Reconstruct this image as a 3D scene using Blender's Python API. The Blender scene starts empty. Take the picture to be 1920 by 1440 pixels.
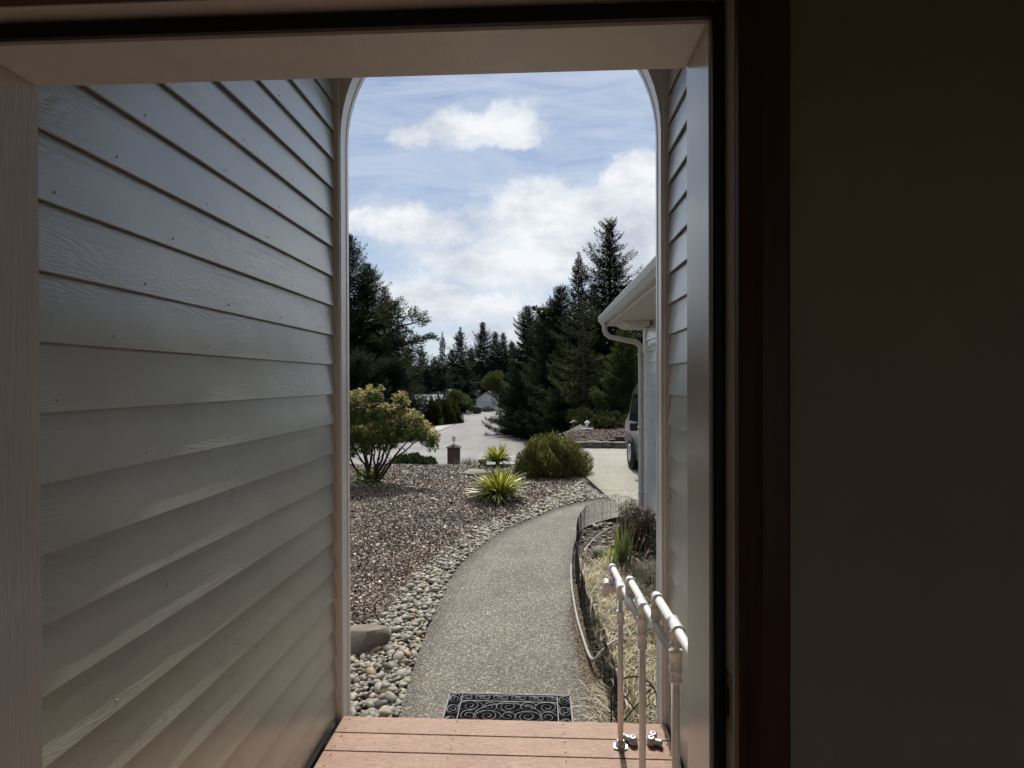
import bpy, math, random
import numpy as np
from mathutils import Vector, Matrix
R = math.radians
C = bpy.context.scene.collection
scene = bpy.context.scene
# ---------------- camera, world, sun, exposure ----------------
F = 1070.0
EYE = Vector((0, 0, 1.96))
CM = Matrix.Rotation(R(2.675), 3, 'Z') @ Matrix.Rotation(R(90 - .27), 3, 'X') @ Matrix.Rotation(R(-.17), 3, 'Z')
cam = bpy.data.cameras.new('camera'); camo = bpy.data.objects.new('camera', cam); C.objects.link(camo)
camo.matrix_world = Matrix.Translation(EYE) @ CM.to_4x4()
cam.sensor_fit = 'HORIZONTAL'; cam.sensor_width = 36; cam.lens = F / 1920 * 36
cam.clip_start = .02; cam.clip_end = 5000
scene.camera = camo
SUN_EL, SUN_AZ = 48.5, 1.5           # degrees; azimuth measured from +Y towards +X
sd = Vector((math.sin(R(SUN_AZ)) * math.cos(R(SUN_EL)), math.cos(R(SUN_AZ)) * math.cos(R(SUN_EL)), math.sin(R(SUN_EL))))
sun = bpy.data.lights.new('sun', 'SUN'); sun.energy = 3.2; sun.angle = R(.6); sun.color = (1, .95, .87)
so = bpy.data.objects.new('sun', sun); C.objects.link(so)
so.rotation_euler = sd.to_track_quat('Z', 'Y').to_euler()
scene.view_settings.view_transform = 'Standard'; scene.view_settings.look = 'None'
scene.view_settings.exposure = 0.34; scene.view_settings.gamma = 1

class NT:
    """tiny node-tree helper"""
    def __init__(s, tree):
        s.t = tree; s.n = tree.nodes; s.l = tree.links; s.n.clear()
    def new(s, typ, **kw):
        n = s.n.new(typ)
        for k, v in kw.items():
            setattr(n, k, v)
        return n
    def put(s, sock, v):
        if isinstance(v, bpy.types.NodeSocket): s.l.new(v, sock)
        elif v is not None:
            if hasattr(sock, 'default_value'):
                if sock.type == 'RGBA' and not isinstance(v, (float, int)) and len(v) == 3: v = (*v, 1)
                sock.default_value = v
    def math(s, op, a, b=None, c=None, clamp=False):
        n = s.new('ShaderNodeMath', operation=op, use_clamp=clamp)
        s.put(n.inputs[0], a)
        if b is not None: s.put(n.inputs[1], b)
        if c is not None: s.put(n.inputs[2], c)
        return n.outputs[0]
    def vmath(s, op, a, b=None):
        n = s.new('ShaderNodeVectorMath', operation=op); s.put(n.inputs[0], a)
        if b is not None: s.put(n.inputs[1], b)
        return n.outputs[0]
    def mix(s, fac, a, b, mode='MIX'):
        n = s.new('ShaderNodeMix', data_type='RGBA', blend_type=mode)
        s.put(n.inputs[0], fac); s.put(n.inputs[6], a); s.put(n.inputs[7], b)
        return n.outputs[2]
    def noise(s, vec, scale, detail=4, rough=.55, dist=0.0):
        n = s.new('ShaderNodeTexNoise'); s.put(n.inputs['Vector'], vec)
        n.inputs['Scale'].default_value = scale; n.inputs['Detail'].default_value = detail
        n.inputs['Roughness'].default_value = rough; n.inputs['Distortion'].default_value = dist
        return n.outputs['Fac']
    def vor(s, vec, scale, out='Color', feature='F1', rnd=1.0):
        n = s.new('ShaderNodeTexVoronoi', feature=feature); s.put(n.inputs['Vector'], vec)
        n.inputs['Scale'].default_value = scale; n.inputs['Randomness'].default_value = rnd
        return n.outputs[out]
    def ramp(s, fac, stops, interp='LINEAR'):
        n = s.new('ShaderNodeValToRGB'); s.put(n.inputs[0], fac); e = n.color_ramp.elements
        n.color_ramp.interpolation = interp
        while len(e) > 1: e.remove(e[0])
        e[0].position = stops[0][0]
        def c4(c): return (c, c, c, 1) if isinstance(c, (int, float)) else (*c, 1)
        e[0].color = c4(stops[0][1])
        for p, c in stops[1:]:
            x = e.new(p); x.color = c4(c)
        return n.outputs[0]
    def mapping(s, vec, scale=(1, 1, 1), rot=(0, 0, 0), loc=(0, 0, 0)):
        n = s.new('ShaderNodeMapping'); s.put(n.inputs[0], vec)
        n.inputs['Scale'].default_value = scale; n.inputs['Rotation'].default_value = rot; n.inputs['Location'].default_value = loc
        return n.outputs[0]
    def sep(s, v):
        n = s.new('ShaderNodeSeparateXYZ'); s.put(n.inputs[0], v); return n.outputs
    def comb(s, x, y, z=0.0):
        n = s.new('ShaderNodeCombineXYZ'); s.put(n.inputs[0], x); s.put(n.inputs[1], y); s.put(n.inputs[2], z); return n.outputs[0]
    def bump(s, h, strength=.5, dist=.01):
        n = s.new('ShaderNodeBump'); s.put(n.inputs['Height'], h)
        n.inputs['Strength'].default_value = strength; n.inputs['Distance'].default_value = dist
        return n.outputs[0]

world = bpy.data.worlds.new('World'); scene.world = world; world.use_nodes = True
w = NT(world.node_tree)
sky = w.new('ShaderNodeTexSky', sky_type='NISHITA'); sky.sun_disc = False
sky.sun_elevation = R(SUN_EL); sky.sun_rotation = R(SUN_AZ)
sky.air_density = 1.0; sky.dust_density = .3; sky.ozone_density = 2.0
gen = w.new('ShaderNodeTexCoord').outputs['Generated']
gx, gy, gz = w.sep(gen)[:3]
ay = w.math('MAXIMUM', gy, .15)
u = w.math('DIVIDE', gx, ay); v = w.math('DIVIDE', gz, ay)
uv = w.comb(u, v)
warp = w.new('ShaderNodeTexNoise'); w.put(warp.inputs['Vector'], uv); warp.inputs['Scale'].default_value = 6.5; warp.inputs['Detail'].default_value = 9; warp.inputs['Roughness'].default_value = .66
wv = w.vmath('MULTIPLY', w.vmath('SUBTRACT', warp.outputs['Color'], (.5, .5, .5)), (.20, .13, 0))
uw, vw = w.sep(w.vmath('ADD', uv, wv))[:2]
def blob(px, py, rx, ry, ang=0.0, amp=1.0):
    """soft ellipse of cloud at a direction in the sky"""
    cu, cv = (px - 1010) / 1070, (715 - py) / 1070
    a = w.math('SUBTRACT', uw, cu); b = w.math('SUBTRACT', vw, cv)
    ca, sa = math.cos(R(ang)), math.sin(R(ang))
    p = w.math('ADD', w.math('MULTIPLY', a, ca), w.math('MULTIPLY', b, sa))
    q = w.math('SUBTRACT', w.math('MULTIPLY', b, ca), w.math('MULTIPLY', a, sa))
    p = w.math('DIVIDE', p, rx / 1070); q = w.math('DIVIDE', q, ry / 1070)
    d = w.math('SQRT', w.math('ADD', w.math('MULTIPLY', p, p), w.math('MULTIPLY', q, q)))
    return w.math('MULTIPLY', w.math('SUBTRACT', 1.0, d), amp)
B = [(905, 232, 112, 42, 5), (955, 205, 60, 40, 10), (800, 243, 75, 26, 0), (960, 258, 50, 30, -10),
     (1110, 440, 300, 105, 18), (1230, 345, 110, 60, 20), (770, 420, 135, 46, -8), (1010, 400, 140, 60, 10), (690, 400, 60, 22, 0), (1180, 330, 90, 40, 25),
     (930, 510, 170, 48, -6), (1250, 560, 160, 120, 0), (790, 560, 125, 38, -12), (920, 585, 150, 30, -4),
     (1350, 250, 90, 40, 0), (420, 300, 150, 70, 10), (380, 520, 200, 70, 0), (1600, 420, 300, 90, 0),
     (950, 625, 120, 18, 5)]
m = None
for b in B:
    o = blob(*b); m = o if m is None else w.math('MAXIMUM', m, o)
fbm = w.noise(w.mapping(uv, (1, 1.5, 1)), 7.5, 9, .62, .25)
dens = w.math('ADD', w.math('MULTIPLY', m, 1.7), w.math('MULTIPLY', w.math('SUBTRACT', fbm, .5), 2.0))
cmask = w.ramp(w.math('MULTIPLY', w.math('ADD', dens, .38), .78), [(0, 0), (.26, .30), (.55, .78), (.90, 1)])
# thin cirrus streaks
cir = w.noise(w.mapping(uv, (1.3, 5.5, 1), (0, 0, R(12))), 3.2, 8, .68, 1.0)
cirm = w.math('MULTIPLY', w.ramp(cir, [(.28, .08), (.50, .62), (.75, 1)]), .72)
grey = w.noise(w.mapping(uv, (1, 1.8, 1), (0, 0, .1), (.3, .14, 0)), 6.0, 7, .6)
ccol = w.mix(w.ramp(grey, [(.34, 0), (.60, 1)]), (.54, .59, .68), (.88, .91, .94))
skycol = w.mix(1.0, sky.outputs[0], (.090, .090, .090), 'MULTIPLY')
skycol = w.mix(.30, skycol, (.29, .39, .62))
col = w.mix(cirm, skycol, (.64, .715, .81))
col = w.mix(cmask, col, ccol)
# added glow around the sun, above the frame, lighting the shaded porch siding
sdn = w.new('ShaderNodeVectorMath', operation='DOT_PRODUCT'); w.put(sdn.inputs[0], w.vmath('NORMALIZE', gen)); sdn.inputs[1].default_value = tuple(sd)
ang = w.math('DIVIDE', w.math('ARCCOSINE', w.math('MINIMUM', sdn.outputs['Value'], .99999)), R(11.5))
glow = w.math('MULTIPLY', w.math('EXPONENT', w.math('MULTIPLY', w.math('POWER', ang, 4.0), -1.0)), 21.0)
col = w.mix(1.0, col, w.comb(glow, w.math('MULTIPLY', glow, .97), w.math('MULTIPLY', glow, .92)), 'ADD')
# lower hemisphere: plain dim ground colour
col = w.mix(w.ramp(gz, [(0.0, 1), (.02, 0)]), col, (.10, .11, .10))
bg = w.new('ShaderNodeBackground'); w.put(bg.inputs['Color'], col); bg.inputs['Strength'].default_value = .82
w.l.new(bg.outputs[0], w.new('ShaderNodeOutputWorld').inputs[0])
world.cycles.sampling_method = 'MANUAL'; world.cycles.sample_map_resolution = 512

# ---------------- placing helpers ----------------
def ray(px, py): return CM @ Vector(((px - 960) / F, (720 - py) / F, -1))
def at(px, py, Y):
    r = ray(px, py); return EYE + r * (Y / r.y)
def gnd(px, py, z=0.0):
    r = ray(px, py); return EYE + r * ((z - EYE.z) / r.z)
rng = np.random.default_rng(7); random.seed(7)
def sst(a, b, x):
    t = np.clip((x - a) / (b - a), 0, 1); return t * t * (3 - 2 * t)
def hz(x, y):
    x = np.asarray(x, float); y = np.asarray(y, float)
    l = np.interp(y, [0, 13.5, 15.0, 20, 27, 60, 93, 131, 170, 400], [0, 0, -.3, -1.5, -2.4, -4.8, -6.4, -7, -7.2, -7.4])
    r = np.interp(y, [0, 17, 21, 28, 45, 60, 93, 131, 170, 400], [0, 0, .05, -.1, -2.9, -4.6, -6.2, -7, -7.2, -7.4])
    k = sst(-1.2, 1.0, x - np.clip((y - 21) * .17, 0, 4.5))
    z = l * (1 - k) + r * k
    z = z + sst(-19, -30, x) * sst(60, 90, y) * 2.6 * (1 - sst(150, 220, y))
    return z
def H(x, y): return float(hz(x, y))

# ---------------- mesh helpers ----------------
class MB:
    def __init__(s): s.v = []; s.f = []
    def add(s, vs, fs):
        b = len(s.v); s.v += [tuple(p) for p in vs]; s.f += [tuple(i + b for i in f) for f in fs]; return s
    def box(s, x0, x1, y0, y1, z0, z1, bev=0.0, M=None):
        if bev <= 0:
            vs = [(x, y, z) for z in (z0, z1) for x, y in ((x0, y0), (x1, y0), (x1, y1), (x0, y1))]
            fs = [(3, 2, 1, 0), (4, 5, 6, 7), (0, 1, 5, 4), (1, 2, 6, 5), (2, 3, 7, 6), (3, 0, 4, 7)]
        else:
            b = bev; vs = []; 
            def ring(z, i): 
                a = [(x0 + i, y0), (x1 - i, y0), (x1, y0 + i), (x1, y1 - i), (x1 - i, y1), (x0 + i, y1), (x0, y1 - i), (x0, y0 + i)]
                return [(p[0], p[1], z) for p in a]
            def ringin(z):
                return [(x0 + b, y0 + b, z), (x1 - b, y0 + b, z), (x1 - b, y0 + b, z), (x1 - b, y1 - b, z), (x1 - b, y1 - b, z), (x0 + b, y1 - b, z), (x0 + b, y1 - b, z), (x0 + b, y0 + b, z)]
            def ringq(z):
                # top rim slightly inset on each side
                return [(x0 + b, y0 + b, z), (x1 - b, y0 + b, z), (x1 - b, y1 - b, z), (x0 + b, y1 - b, z)]
            vs = ringq(z0) + ring(z0 + b, b) + ring(z1 - b, b) + ringq(z1)
            fs = [(3, 2, 1, 0), (20, 21, 22, 23)]
            for k in range(8): fs.append((4 + k, 4 + (k + 1) % 8, 12 + (k + 1) % 8, 12 + k))
            # bottom/top bevel strips
            bo = [0, 1, 1, 2, 2, 3, 3, 0]
            for k in range(8):
                a, c = bo[k], bo[(k + 1) % 8]
                if a != c:
                    fs.append((a, c, 4 + (k + 1) % 8, 4 + k)); fs.append((12 + k, 12 + (k + 1) % 8, 20 + c, 20 + a))
                else:
                    fs.append((a, 4 + (k + 1) % 8, 4 + k)); fs.append((12 + k, 12 + (k + 1) % 8, 20 + a))
        if M is not None: vs = [M @ Vector(p) for p in vs]
        return s.add(vs, fs)
    def tube(s, pts, r, n=8, cap=True, closed=False, flat=1.0):
        pts = [Vector(p) for p in pts]; N = len(pts)
        rs = r if hasattr(r, '__len__') else [r] * N
        vs = []; up = None
        for i, p in enumerate(pts):
            a = pts[i - 1] if (i > 0 or closed) else p; c = pts[(i + 1) % N] if (i < N - 1 or closed) else p
            t = (c - a); t = t.normalized() if t.length > 1e-9 else Vector((0, 0, 1))
            if up is None: up = Vector((0, 0, 1)) if abs(t.z) < .9 else Vector((1, 0, 0))
            x = t.cross(up)
            if x.length < 1e-6: x = t.orthogonal()
            x.normalize(); y = x.cross(t).normalized(); up = y
            for k in range(n):
                q = 2 * math.pi * k / n; vs.append(p + x * (math.cos(q) * rs[i]) + y * (math.sin(q) * rs[i] * flat))
        fs = []
        for i in range(N if closed else N - 1):
            j = (i + 1) % N
            for k in range(n): fs.append((i * n + k, i * n + (k + 1) % n, j * n + (k + 1) % n, j * n + k))
        if cap and not closed: fs += [tuple(range(n - 1, -1, -1)), tuple((N - 1) * n + k for k in range(n))]
        return s.add(vs, fs)
    def prism(s, poly, axis, a, b):
        """poly: 2D list; axis: 'x','y','z' extrusion axis from a to b"""
        def P(p, t): return {'x': (t, p[0], p[1]), 'y': (p[0], t, p[1]), 'z': (p[0], p[1], t)}[axis]
        n = len(poly); vs = [P(p, a) for p in poly] + [P(p, b) for p in poly]
        fs = [tuple(range(n))[::-1], tuple(range(n, 2 * n))] + [(i, (i + 1) % n, n + (i + 1) % n, n + i) for i in range(n)]
        return s.add(vs, fs)
    def lathe(s, prof, c=(0, 0, 0), n=16, M=None):
        vs = []; c = Vector(c)
        for r, z in prof:
            for k in range(n):
                q = 2 * math.pi * k / n; p = Vector((r * math.cos(q), r * math.sin(q), z)); p = (M @ p) if M is not None else p
                vs.append(c + p)
        fs = [(i * n + k, i * n + (k + 1) % n, (i + 1) * n + (k + 1) % n, (i + 1) * n + k) for i in range(len(prof) - 1) for k in range(n)]
        fs += [tuple(range(n - 1, -1, -1)), tuple((len(prof) - 1) * n + k for k in range(n))]
        return s.add(vs, fs)
def link(name, me, m, parent=None, smooth=False):
    o = bpy.data.objects.new(name, me); C.objects.link(o)
    if m is not None: me.materials.append(m)
    if parent is not None: o.parent = parent
    if smooth: me.polygons.foreach_set('use_smooth', [True] * len(me.polygons))
    return o
def obj(name, mb, m, parent=None, smooth=False, origin=None):
    vs = mb.v
    if origin is not None: vs = [(a - origin[0], b - origin[1], c - origin[2]) for a, b, c in vs]
    me = bpy.data.meshes.new(name); me.from_pydata(vs, [], mb.f); me.validate(); me.update()
    o = link(name, me, m, parent, smooth)
    if smooth == 'auto':
        me.polygons.foreach_set('use_smooth', [True] * len(me.polygons))
    if origin is not None: o.location = origin
    return o
def autos(o, deg=35):
    me = o.data; me.polygons.foreach_set('use_smooth', [True] * len(me.polygons))
    try: me.set_sharp_from_angle(angle=R(deg))
    except Exception: pass
    return o
def npmesh(name, V, Q, m, parent=None, smooth=False, colors=None):
    """V (n,3), Q (k,3 or 4) index array"""
    V = np.asarray(V, np.float32); Q = np.asarray(Q, np.int32); k = Q.shape[1]
    me = bpy.data.meshes.new(name); me.vertices.add(len(V)); me.vertices.foreach_set('co', V.ravel())
    me.loops.add(Q.size); me.loops.foreach_set('vertex_index', Q.ravel())
    me.polygons.add(len(Q)); me.polygons.foreach_set('loop_start', np.arange(0, Q.size, k, dtype=np.int32))
    me.polygons.foreach_set('loop_total', np.full(len(Q), k, np.int32))
    if colors is not None:
        a = me.color_attributes.new('tint', 'FLOAT_COLOR', 'POINT'); a.data.foreach_set('color', np.asarray(colors, np.float32).ravel())
    me.update(); me.validate()
    return link(name, me, m, parent, smooth)
def tag(o, label=None, cat=None, group=None, kind=None):
    if label: o['label'] = label
    if cat: o['category'] = cat
    if group: o['group'] = group
    if kind: o['kind'] = kind
    return o
def thing(name, label, cat, loc=(0, 0, 0), group=None, rz=0.0):
    o = bpy.data.objects.new(name, None); C.objects.link(o); o.location = loc; o.rotation_euler.z = rz
    o.empty_display_size = .2
    return tag(o, label, cat, group)
def local(mb, loc):
    mb.v = [(a - loc[0], b - loc[1], c - loc[2]) for a, b, c in mb.v]; return mb
def copy_tree(o, parent=None):
    c = o.copy(); C.objects.link(c); c.parent = parent
    for ch in list(o.children): copy_tree(ch, c)
    return c
def leaves(P, D, N, L, Wd, bend=0.0, shape='quad'):
    """leaf blades: P base (n,3), D direction, N side hint, L length, Wd width -> V,Q (diamond quads)"""
    P = np.asarray(P, float); D = np.asarray(D, float)
    D = D / (np.linalg.norm(D, axis=1, keepdims=True) + 1e-9)
    S = np.cross(D, N); S = S / (np.linalg.norm(S, axis=1, keepdims=True) + 1e-9)
    L = np.broadcast_to(np.asarray(L, float).reshape(-1, 1), (len(P), 1)); Wd = np.broadcast_to(np.asarray(Wd, float).reshape(-1, 1), (len(P), 1))
    a = P; b = P + D * L * .5 + S * Wd * .5; c = P + D * L; d = P + D * L * .5 - S * Wd * .5
    if bend: c = c + np.array([0, 0, -1.]) * L * bend
    V = np.stack([a, b, c, d], 1).reshape(-1, 3); Q = np.arange(len(V)).reshape(-1, 4)
    return V, Q
def unit(n):
    d = rng.normal(size=(n, 3)); return d / np.linalg.norm(d, axis=1, keepdims=True)

def smooth_path(pts, n=6):
    P = [Vector(p) for p in pts]; out = []
    for i in range(len(P) - 1):
        p0, p1, p2, p3 = P[max(i - 1, 0)], P[i], P[i + 1], P[min(i + 2, len(P) - 1)]
        for k in range(n):
            t = k / n; out.append(.5 * ((2 * p1) + (p2 - p0) * t + (2 * p0 - 5 * p1 + 4 * p2 - p3) * t * t + (3 * p1 - p0 - 3 * p2 + p3) * t ** 3))
    return out + [P[-1]]
# ---------------- materials ----------------
def M(name): 
    m = bpy.data.materials.new(name); m.use_nodes = True; return m, NT(m.node_tree)
def finish(t, col, rough=.7, normal=None, spec=.4, metal=0.0, trans=0.0, tcol=None, **kw):
    p = t.new('ShaderNodeBsdfPrincipled'); t.put(p.inputs['Base Color'], col); t.put(p.inputs['Roughness'], rough)
    t.put(p.inputs['Specular IOR Level'], spec); t.put(p.inputs['Metallic'], metal)
    for k, v_ in kw.items(): t.put(p.inputs[k], v_)
    if normal is not None: t.put(p.inputs['Normal'], normal)
    out = p.outputs[0]
    if trans > 0:
        tr = t.new('ShaderNodeBsdfTranslucent'); t.put(tr.inputs['Color'], tcol if tcol is not None else col)
        mx = t.new('ShaderNodeMixShader'); mx.inputs[0].default_value = trans
        t.l.new(out, mx.inputs[1]); t.l.new(tr.outputs[0], mx.inputs[2]); out = mx.outputs[0]
    t.l.new(out, t.new('ShaderNodeOutputMaterial').inputs[0])
def pos(t): return t.new('ShaderNodeNewGeometry').outputs['Position']
def obc(t): return t.new('ShaderNodeTexCoord').outputs['Object']
def island(t):
    a = t.new('ShaderNodeNewGeometry').outputs['Random Per Island']; b = t.new('ShaderNodeObjectInfo').outputs['Random']
    return t.math('FRACT', t.math('ADD', a, t.math('MULTIPLY', b, 7.31)))
def simple(name, col, rough=.6, var=.15, scale=6, bs=.0, bscale=60, spec=.4, metal=0.0):
    m, t = M(name); p = pos(t)
    n = t.noise(p, scale, 5, .6)
    dk = tuple(c * (1 - var) for c in col); lt = tuple(min(1, c * (1 + var)) for c in col)
    c = t.ramp(n, [(.3, dk), (.7, lt)])
    nm = t.bump(t.noise(p, bscale, 4, .6), bs, .004) if bs else None
    finish(t, c, rough, nm, spec, metal); return m
def leafmat(name, cols, trans=.35, rough=.5, big=2.0, spec=.3, dark=.45, tmul=1.6, tb=.7):
    """cols: list of colours drawn per leaf; patches of darker and lighter growth"""
    m, t = M(name); i = island(t)
    n = len(cols); c = t.ramp(i, [((k + .5) / n, cols[k]) for k in range(n)])
    nz = t.noise(obc(t), big, 3, .5)
    g = t.ramp(nz, [(.32, 1 - dark), (.68, 1 + dark * .4)])
    c = t.mix(1.0, c, g, 'MULTIPLY')
    tc = t.mix(1.0, c, (tmul, tmul * (1.02 if tb < .8 else .96), tmul * tb), 'MULTIPLY')
    finish(t, c, rough, None, spec, 0, trans, tc); return m

# painted lap siding with embossed cedar grain (runs along Y, or X)
def siding_mat(name, col, axis='y'):
    m, t = M(name); p = pos(t); x, y, z = t.sep(p)[:3]
    q = t.comb(y if axis == 'y' else x, z, 0.0)
    bid = t.math('FLOOR', t.math('DIVIDE', t.math('SUBTRACT', z, 2.047), .151))
    q2 = t.vmath('ADD', q, t.comb(t.math('MULTIPLY', bid, 3.71), t.math('MULTIPLY', bid, .37)))
    f = t.noise(t.mapping(q2, (1.1, 9, 1)), 1.6, 3, .45, .3)
    rings = t.math('FRACT', t.math('MULTIPLY', f, 26))
    rings = t.ramp(rings, [(0, 0), (.35, .9), (.55, 1), (1, 0)])
    amp = t.ramp(t.noise(t.mapping(q2, (.7, 3, 1)), 1.7, 2), [(.42, .04), (.62, 1)])
    h = t.math('MULTIPLY', rings, amp)
    fine = t.noise(t.mapping(q, (6, 160, 1)), 2, 3, .6)
    h2 = t.math('ADD', h, t.math('MULTIPLY', fine, .35))
    nm = t.bump(h2, .30, .0024)
    dirt = t.noise(p, 3.2, 5, .62)
    c = t.ramp(dirt, [(.3, tuple(k * .86 for k in col)), (.7, tuple(k * 1.06 for k in col))])
    spots = t.ramp(t.noise(p, 33, 2, .5), [(.74, 0), (.79, 1)])
    c = t.mix(t.math('MULTIPLY', spots, .35), c, (.12, .11, .10))
    finish(t, c, t.math('ADD', t.math('MULTIPLY', dirt, .16), .22), nm, 1.0, **{'Coat Weight': 1.0, 'Coat Roughness': .26}); return m
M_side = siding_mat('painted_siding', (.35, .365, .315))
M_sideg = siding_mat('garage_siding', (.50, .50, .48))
def painted(name, col, rough=.45, var=.12, wear=.25, chip=(.16, .12, .09)):
    m, t = M(name); p = pos(t)
    n = t.noise(t.mapping(p, (3, 3, .7)), 5, 6, .62)
    c = t.ramp(n, [(.3, tuple(k * (1 - var) for k in col)), (.7, tuple(k * (1 + var * .5) for k in col))])
    ch = t.ramp(t.noise(t.mapping(p, (1, 1, .6)), 46, 4, .6), [(.68, 0), (.74, 1)])
    c = t.mix(t.math('MULTIPLY', ch, wear), c, chip)
    g = t.noise(t.mapping(p, (60, 60, 5)), 3, 3, .6)
    finish(t, c, rough, t.bump(g, .3, .0015), .7, **{'Coat Weight': .4, 'Coat Roughness': .25}); return m
M_trim = painted('painted_trim', (.74, .72, .69), .38)
M_trimw = painted('white_trim', (.80, .79, .77), .35, .06, .12)
M_jamb = painted('jamb_paint', (.74, .71, .67), .22, .07, .08)
M_seal = simple('rubber_seal', (.006, .006, .008), .55, .2, 30)
M_pipe = painted('white_pipe_paint', (.84, .83, .81), .28, .06, .5, (.20, .15, .12))
M_galv = simple('galvanised_metal', (.42, .41, .41), .42, .3, 60, .4, 200, .5, .75)
M_strike = simple('aged_brass', (.42, .32, .20), .4, .3, 40, 0, 60, .5, .8)
def woodmat(name, a, b, axis='z', rough=.45, sc=1.0):
    m, t = M(name); p = pos(t)
    s = {'z': (40, 40, 2.2), 'x': (2.2, 40, 40), 'y': (40, 2.2, 40)}[axis]
    n = t.noise(t.mapping(p, tuple(k * sc for k in s)), 1.4, 5, .6, .6)
    finish(t, t.ramp(n, [(.3, a), (.7, b)]), rough, t.bump(n, .2, .001), .4); return m
M_case = woodmat('stained_mahogany', (.065, .021, .011), (.13, .045, .024), 'z')
M_casex = woodmat('stained_mahogany_head', (.055, .014, .007), (.12, .035, .018), 'x')
M_floor = woodmat('interior_floor', (.10, .055, .03), (.16, .09, .05), 'y')
M_iwall = simple('interior_wall_paint', (.42, .33, .24), .75, .08, 3, .25, 260)
M_iceil = simple('interior_ceiling_paint', (.40, .34, .28), .9, .05, 2)
# composite deck
m, t = M('composite_deck_board'); p = pos(t); x, y, z = t.sep(p)[:3]
bid = t.math('FLOOR', t.math('DIVIDE', t.math('SUBTRACT', y, 2.92), .14))
q = t.comb(t.math('ADD', x, t.math('MULTIPLY', bid, 2.3)), t.math('ADD', y, t.math('MULTIPLY', bid, .71)))
f = t.noise(t.mapping(q, (1.4, 10, 1)), 1.5, 2, .4, .2)
rg = t.ramp(t.math('FRACT', t.math('MULTIPLY', f, 17)), [(0, 0), (.12, 1), (.85, 1), (1, 0)])
fine = t.noise(t.mapping(q, (18, 190, 1)), 2, 4, .65)
c = t.ramp(fine, [(.35, (.21, .122, .084)), (.65, (.37, .237, .168))])
c = t.mix(t.math('MULTIPLY', t.math('SUBTRACT', 1, rg), .7), c, (.17, .085, .06))
big = t.noise(q, 2.3, 4, .6); c = t.mix(1.0, c, t.ramp(big, [(.3, .86), (.7, 1.12)]), 'MULTIPLY')
sp = t.ramp(t.noise(p, 46, 1, .5), [(.76, 0), (.79, 1)]); c = t.mix(t.math('MULTIPLY', sp, .6), c, (.07, .04, .03))
finish(t, c, .62, t.bump(t.math('ADD', fine, t.math('MULTIPLY', rg, .7)), .45, .002), .35); M_deck = m
# exposed aggregate concrete
m, t = M('exposed_aggregate'); p = pos(t)
v1 = t.new('ShaderNodeTexVoronoi'); t.put(v1.inputs['Vector'], p); v1.inputs['Scale'].default_value = 92
v2 = t.new('ShaderNodeTexVoronoi'); t.put(v2.inputs['Vector'], p); v2.inputs['Scale'].default_value = 170
r1 = t.sep(v1.outputs['Color'])[0]; r2 = t.sep(v2.outputs['Color'])[1]
c1 = t.ramp(r1, [(0, (.04, .038, .034)), (.10, (.14, .13, .115)), (.5, (.24, .23, .20)), (.8, (.32, .30, .265)), (.92, (.48, .46, .41)), (1, (.80, .78, .72))])
c2 = t.ramp(r2, [(0, (.13, .12, .11)), (.5, (.25, .24, .215)), (1, (.42, .40, .37))])
c = t.mix(.32, c1, c2)
d1 = t.ramp(v1.outputs['Distance'], [(.35, 1), (.62, .62)])
c = t.mix(1.0, c, d1, 'MULTIPLY')
st = t.noise(p, 1.5, 6, .65); c = t.mix(1.0, c, t.ramp(st, [(.3, (.60, .59, .535)), (.7, (.89, .835, .77))]), 'MULTIPLY')
pit = t.ramp(t.noise(p, 48, 2, .5), [(.70, 0), (.75, 1)]); c = t.mix(t.math('MULTIPLY', pit, .75), c, (.05, .045, .04))
hh = t.math('ADD', t.math('MULTIPLY', v1.outputs['Distance'], -1), t.math('MULTIPLY', r2, .3))
finish(t, c, .8, t.bump(hh, .85, .005), .25); M_agg = m
def concrete(name, col, js=0.0):
    m, t = M(name); p = pos(t)
    n = t.noise(p, 1.1, 7, .65); f = t.noise(p, 60, 4, .7); g = t.noise(p, 14, 5, .6)
    c = t.ramp(n, [(.3, tuple(k * .82 for k in col)), (.7, tuple(k * 1.1 for k in col))])
    c = t.mix(1.0, c, t.ramp(f, [(.3, .58), (.7, 1.4)]), 'MULTIPLY')
    c = t.mix(1.0, c, t.ramp(g, [(.3, .78), (.7, 1.18)]), 'MULTIPLY')
    if js:
        yy = t.sep(p)[1]
        j = t.math('PINGPONG', t.math('ADD', yy, 1.25), 1.45); c = t.mix(t.ramp(j, [(.008, .8), (.022, 0)]), c, (.06, .055, .05))
    finish(t, c, .85, t.bump(f, .5, .004), .25); return m
M_drive = concrete('driveway_concrete', (.275, .258, .21), 1)
M_walk = concrete('sidewalk_concrete', (.38, .36, .31))
# street asphalt, pale and worn, faint wheel tracks and patches
m, t = M('worn_asphalt'); p = pos(t)
n = t.noise(p, .09, 6, .6); f = t.noise(p, 5, 5, .7); tr = t.noise(t.mapping(p, (1, .06, 1), (0, 0, .12)), .55, 4, .55)
c = t.ramp(n, [(.3, (.158, .153, .145)), (.7, (.215, .209, .198))])
c = t.mix(1.0, c, t.ramp(f, [(.3, .88), (.7, 1.12)]), 'MULTIPLY'); c = t.mix(1.0, c, t.ramp(tr, [(.35, .86), (.65, 1.1)]), 'MULTIPLY')
cr = t.vor(p, .13, 'Distance', 'DISTANCE_TO_EDGE'); c = t.mix(t.ramp(cr, [(.0, .5), (.006, 0)]), c, (.07, .07, .07))
finish(t, c, .85, None, .3); M_road = m
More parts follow.
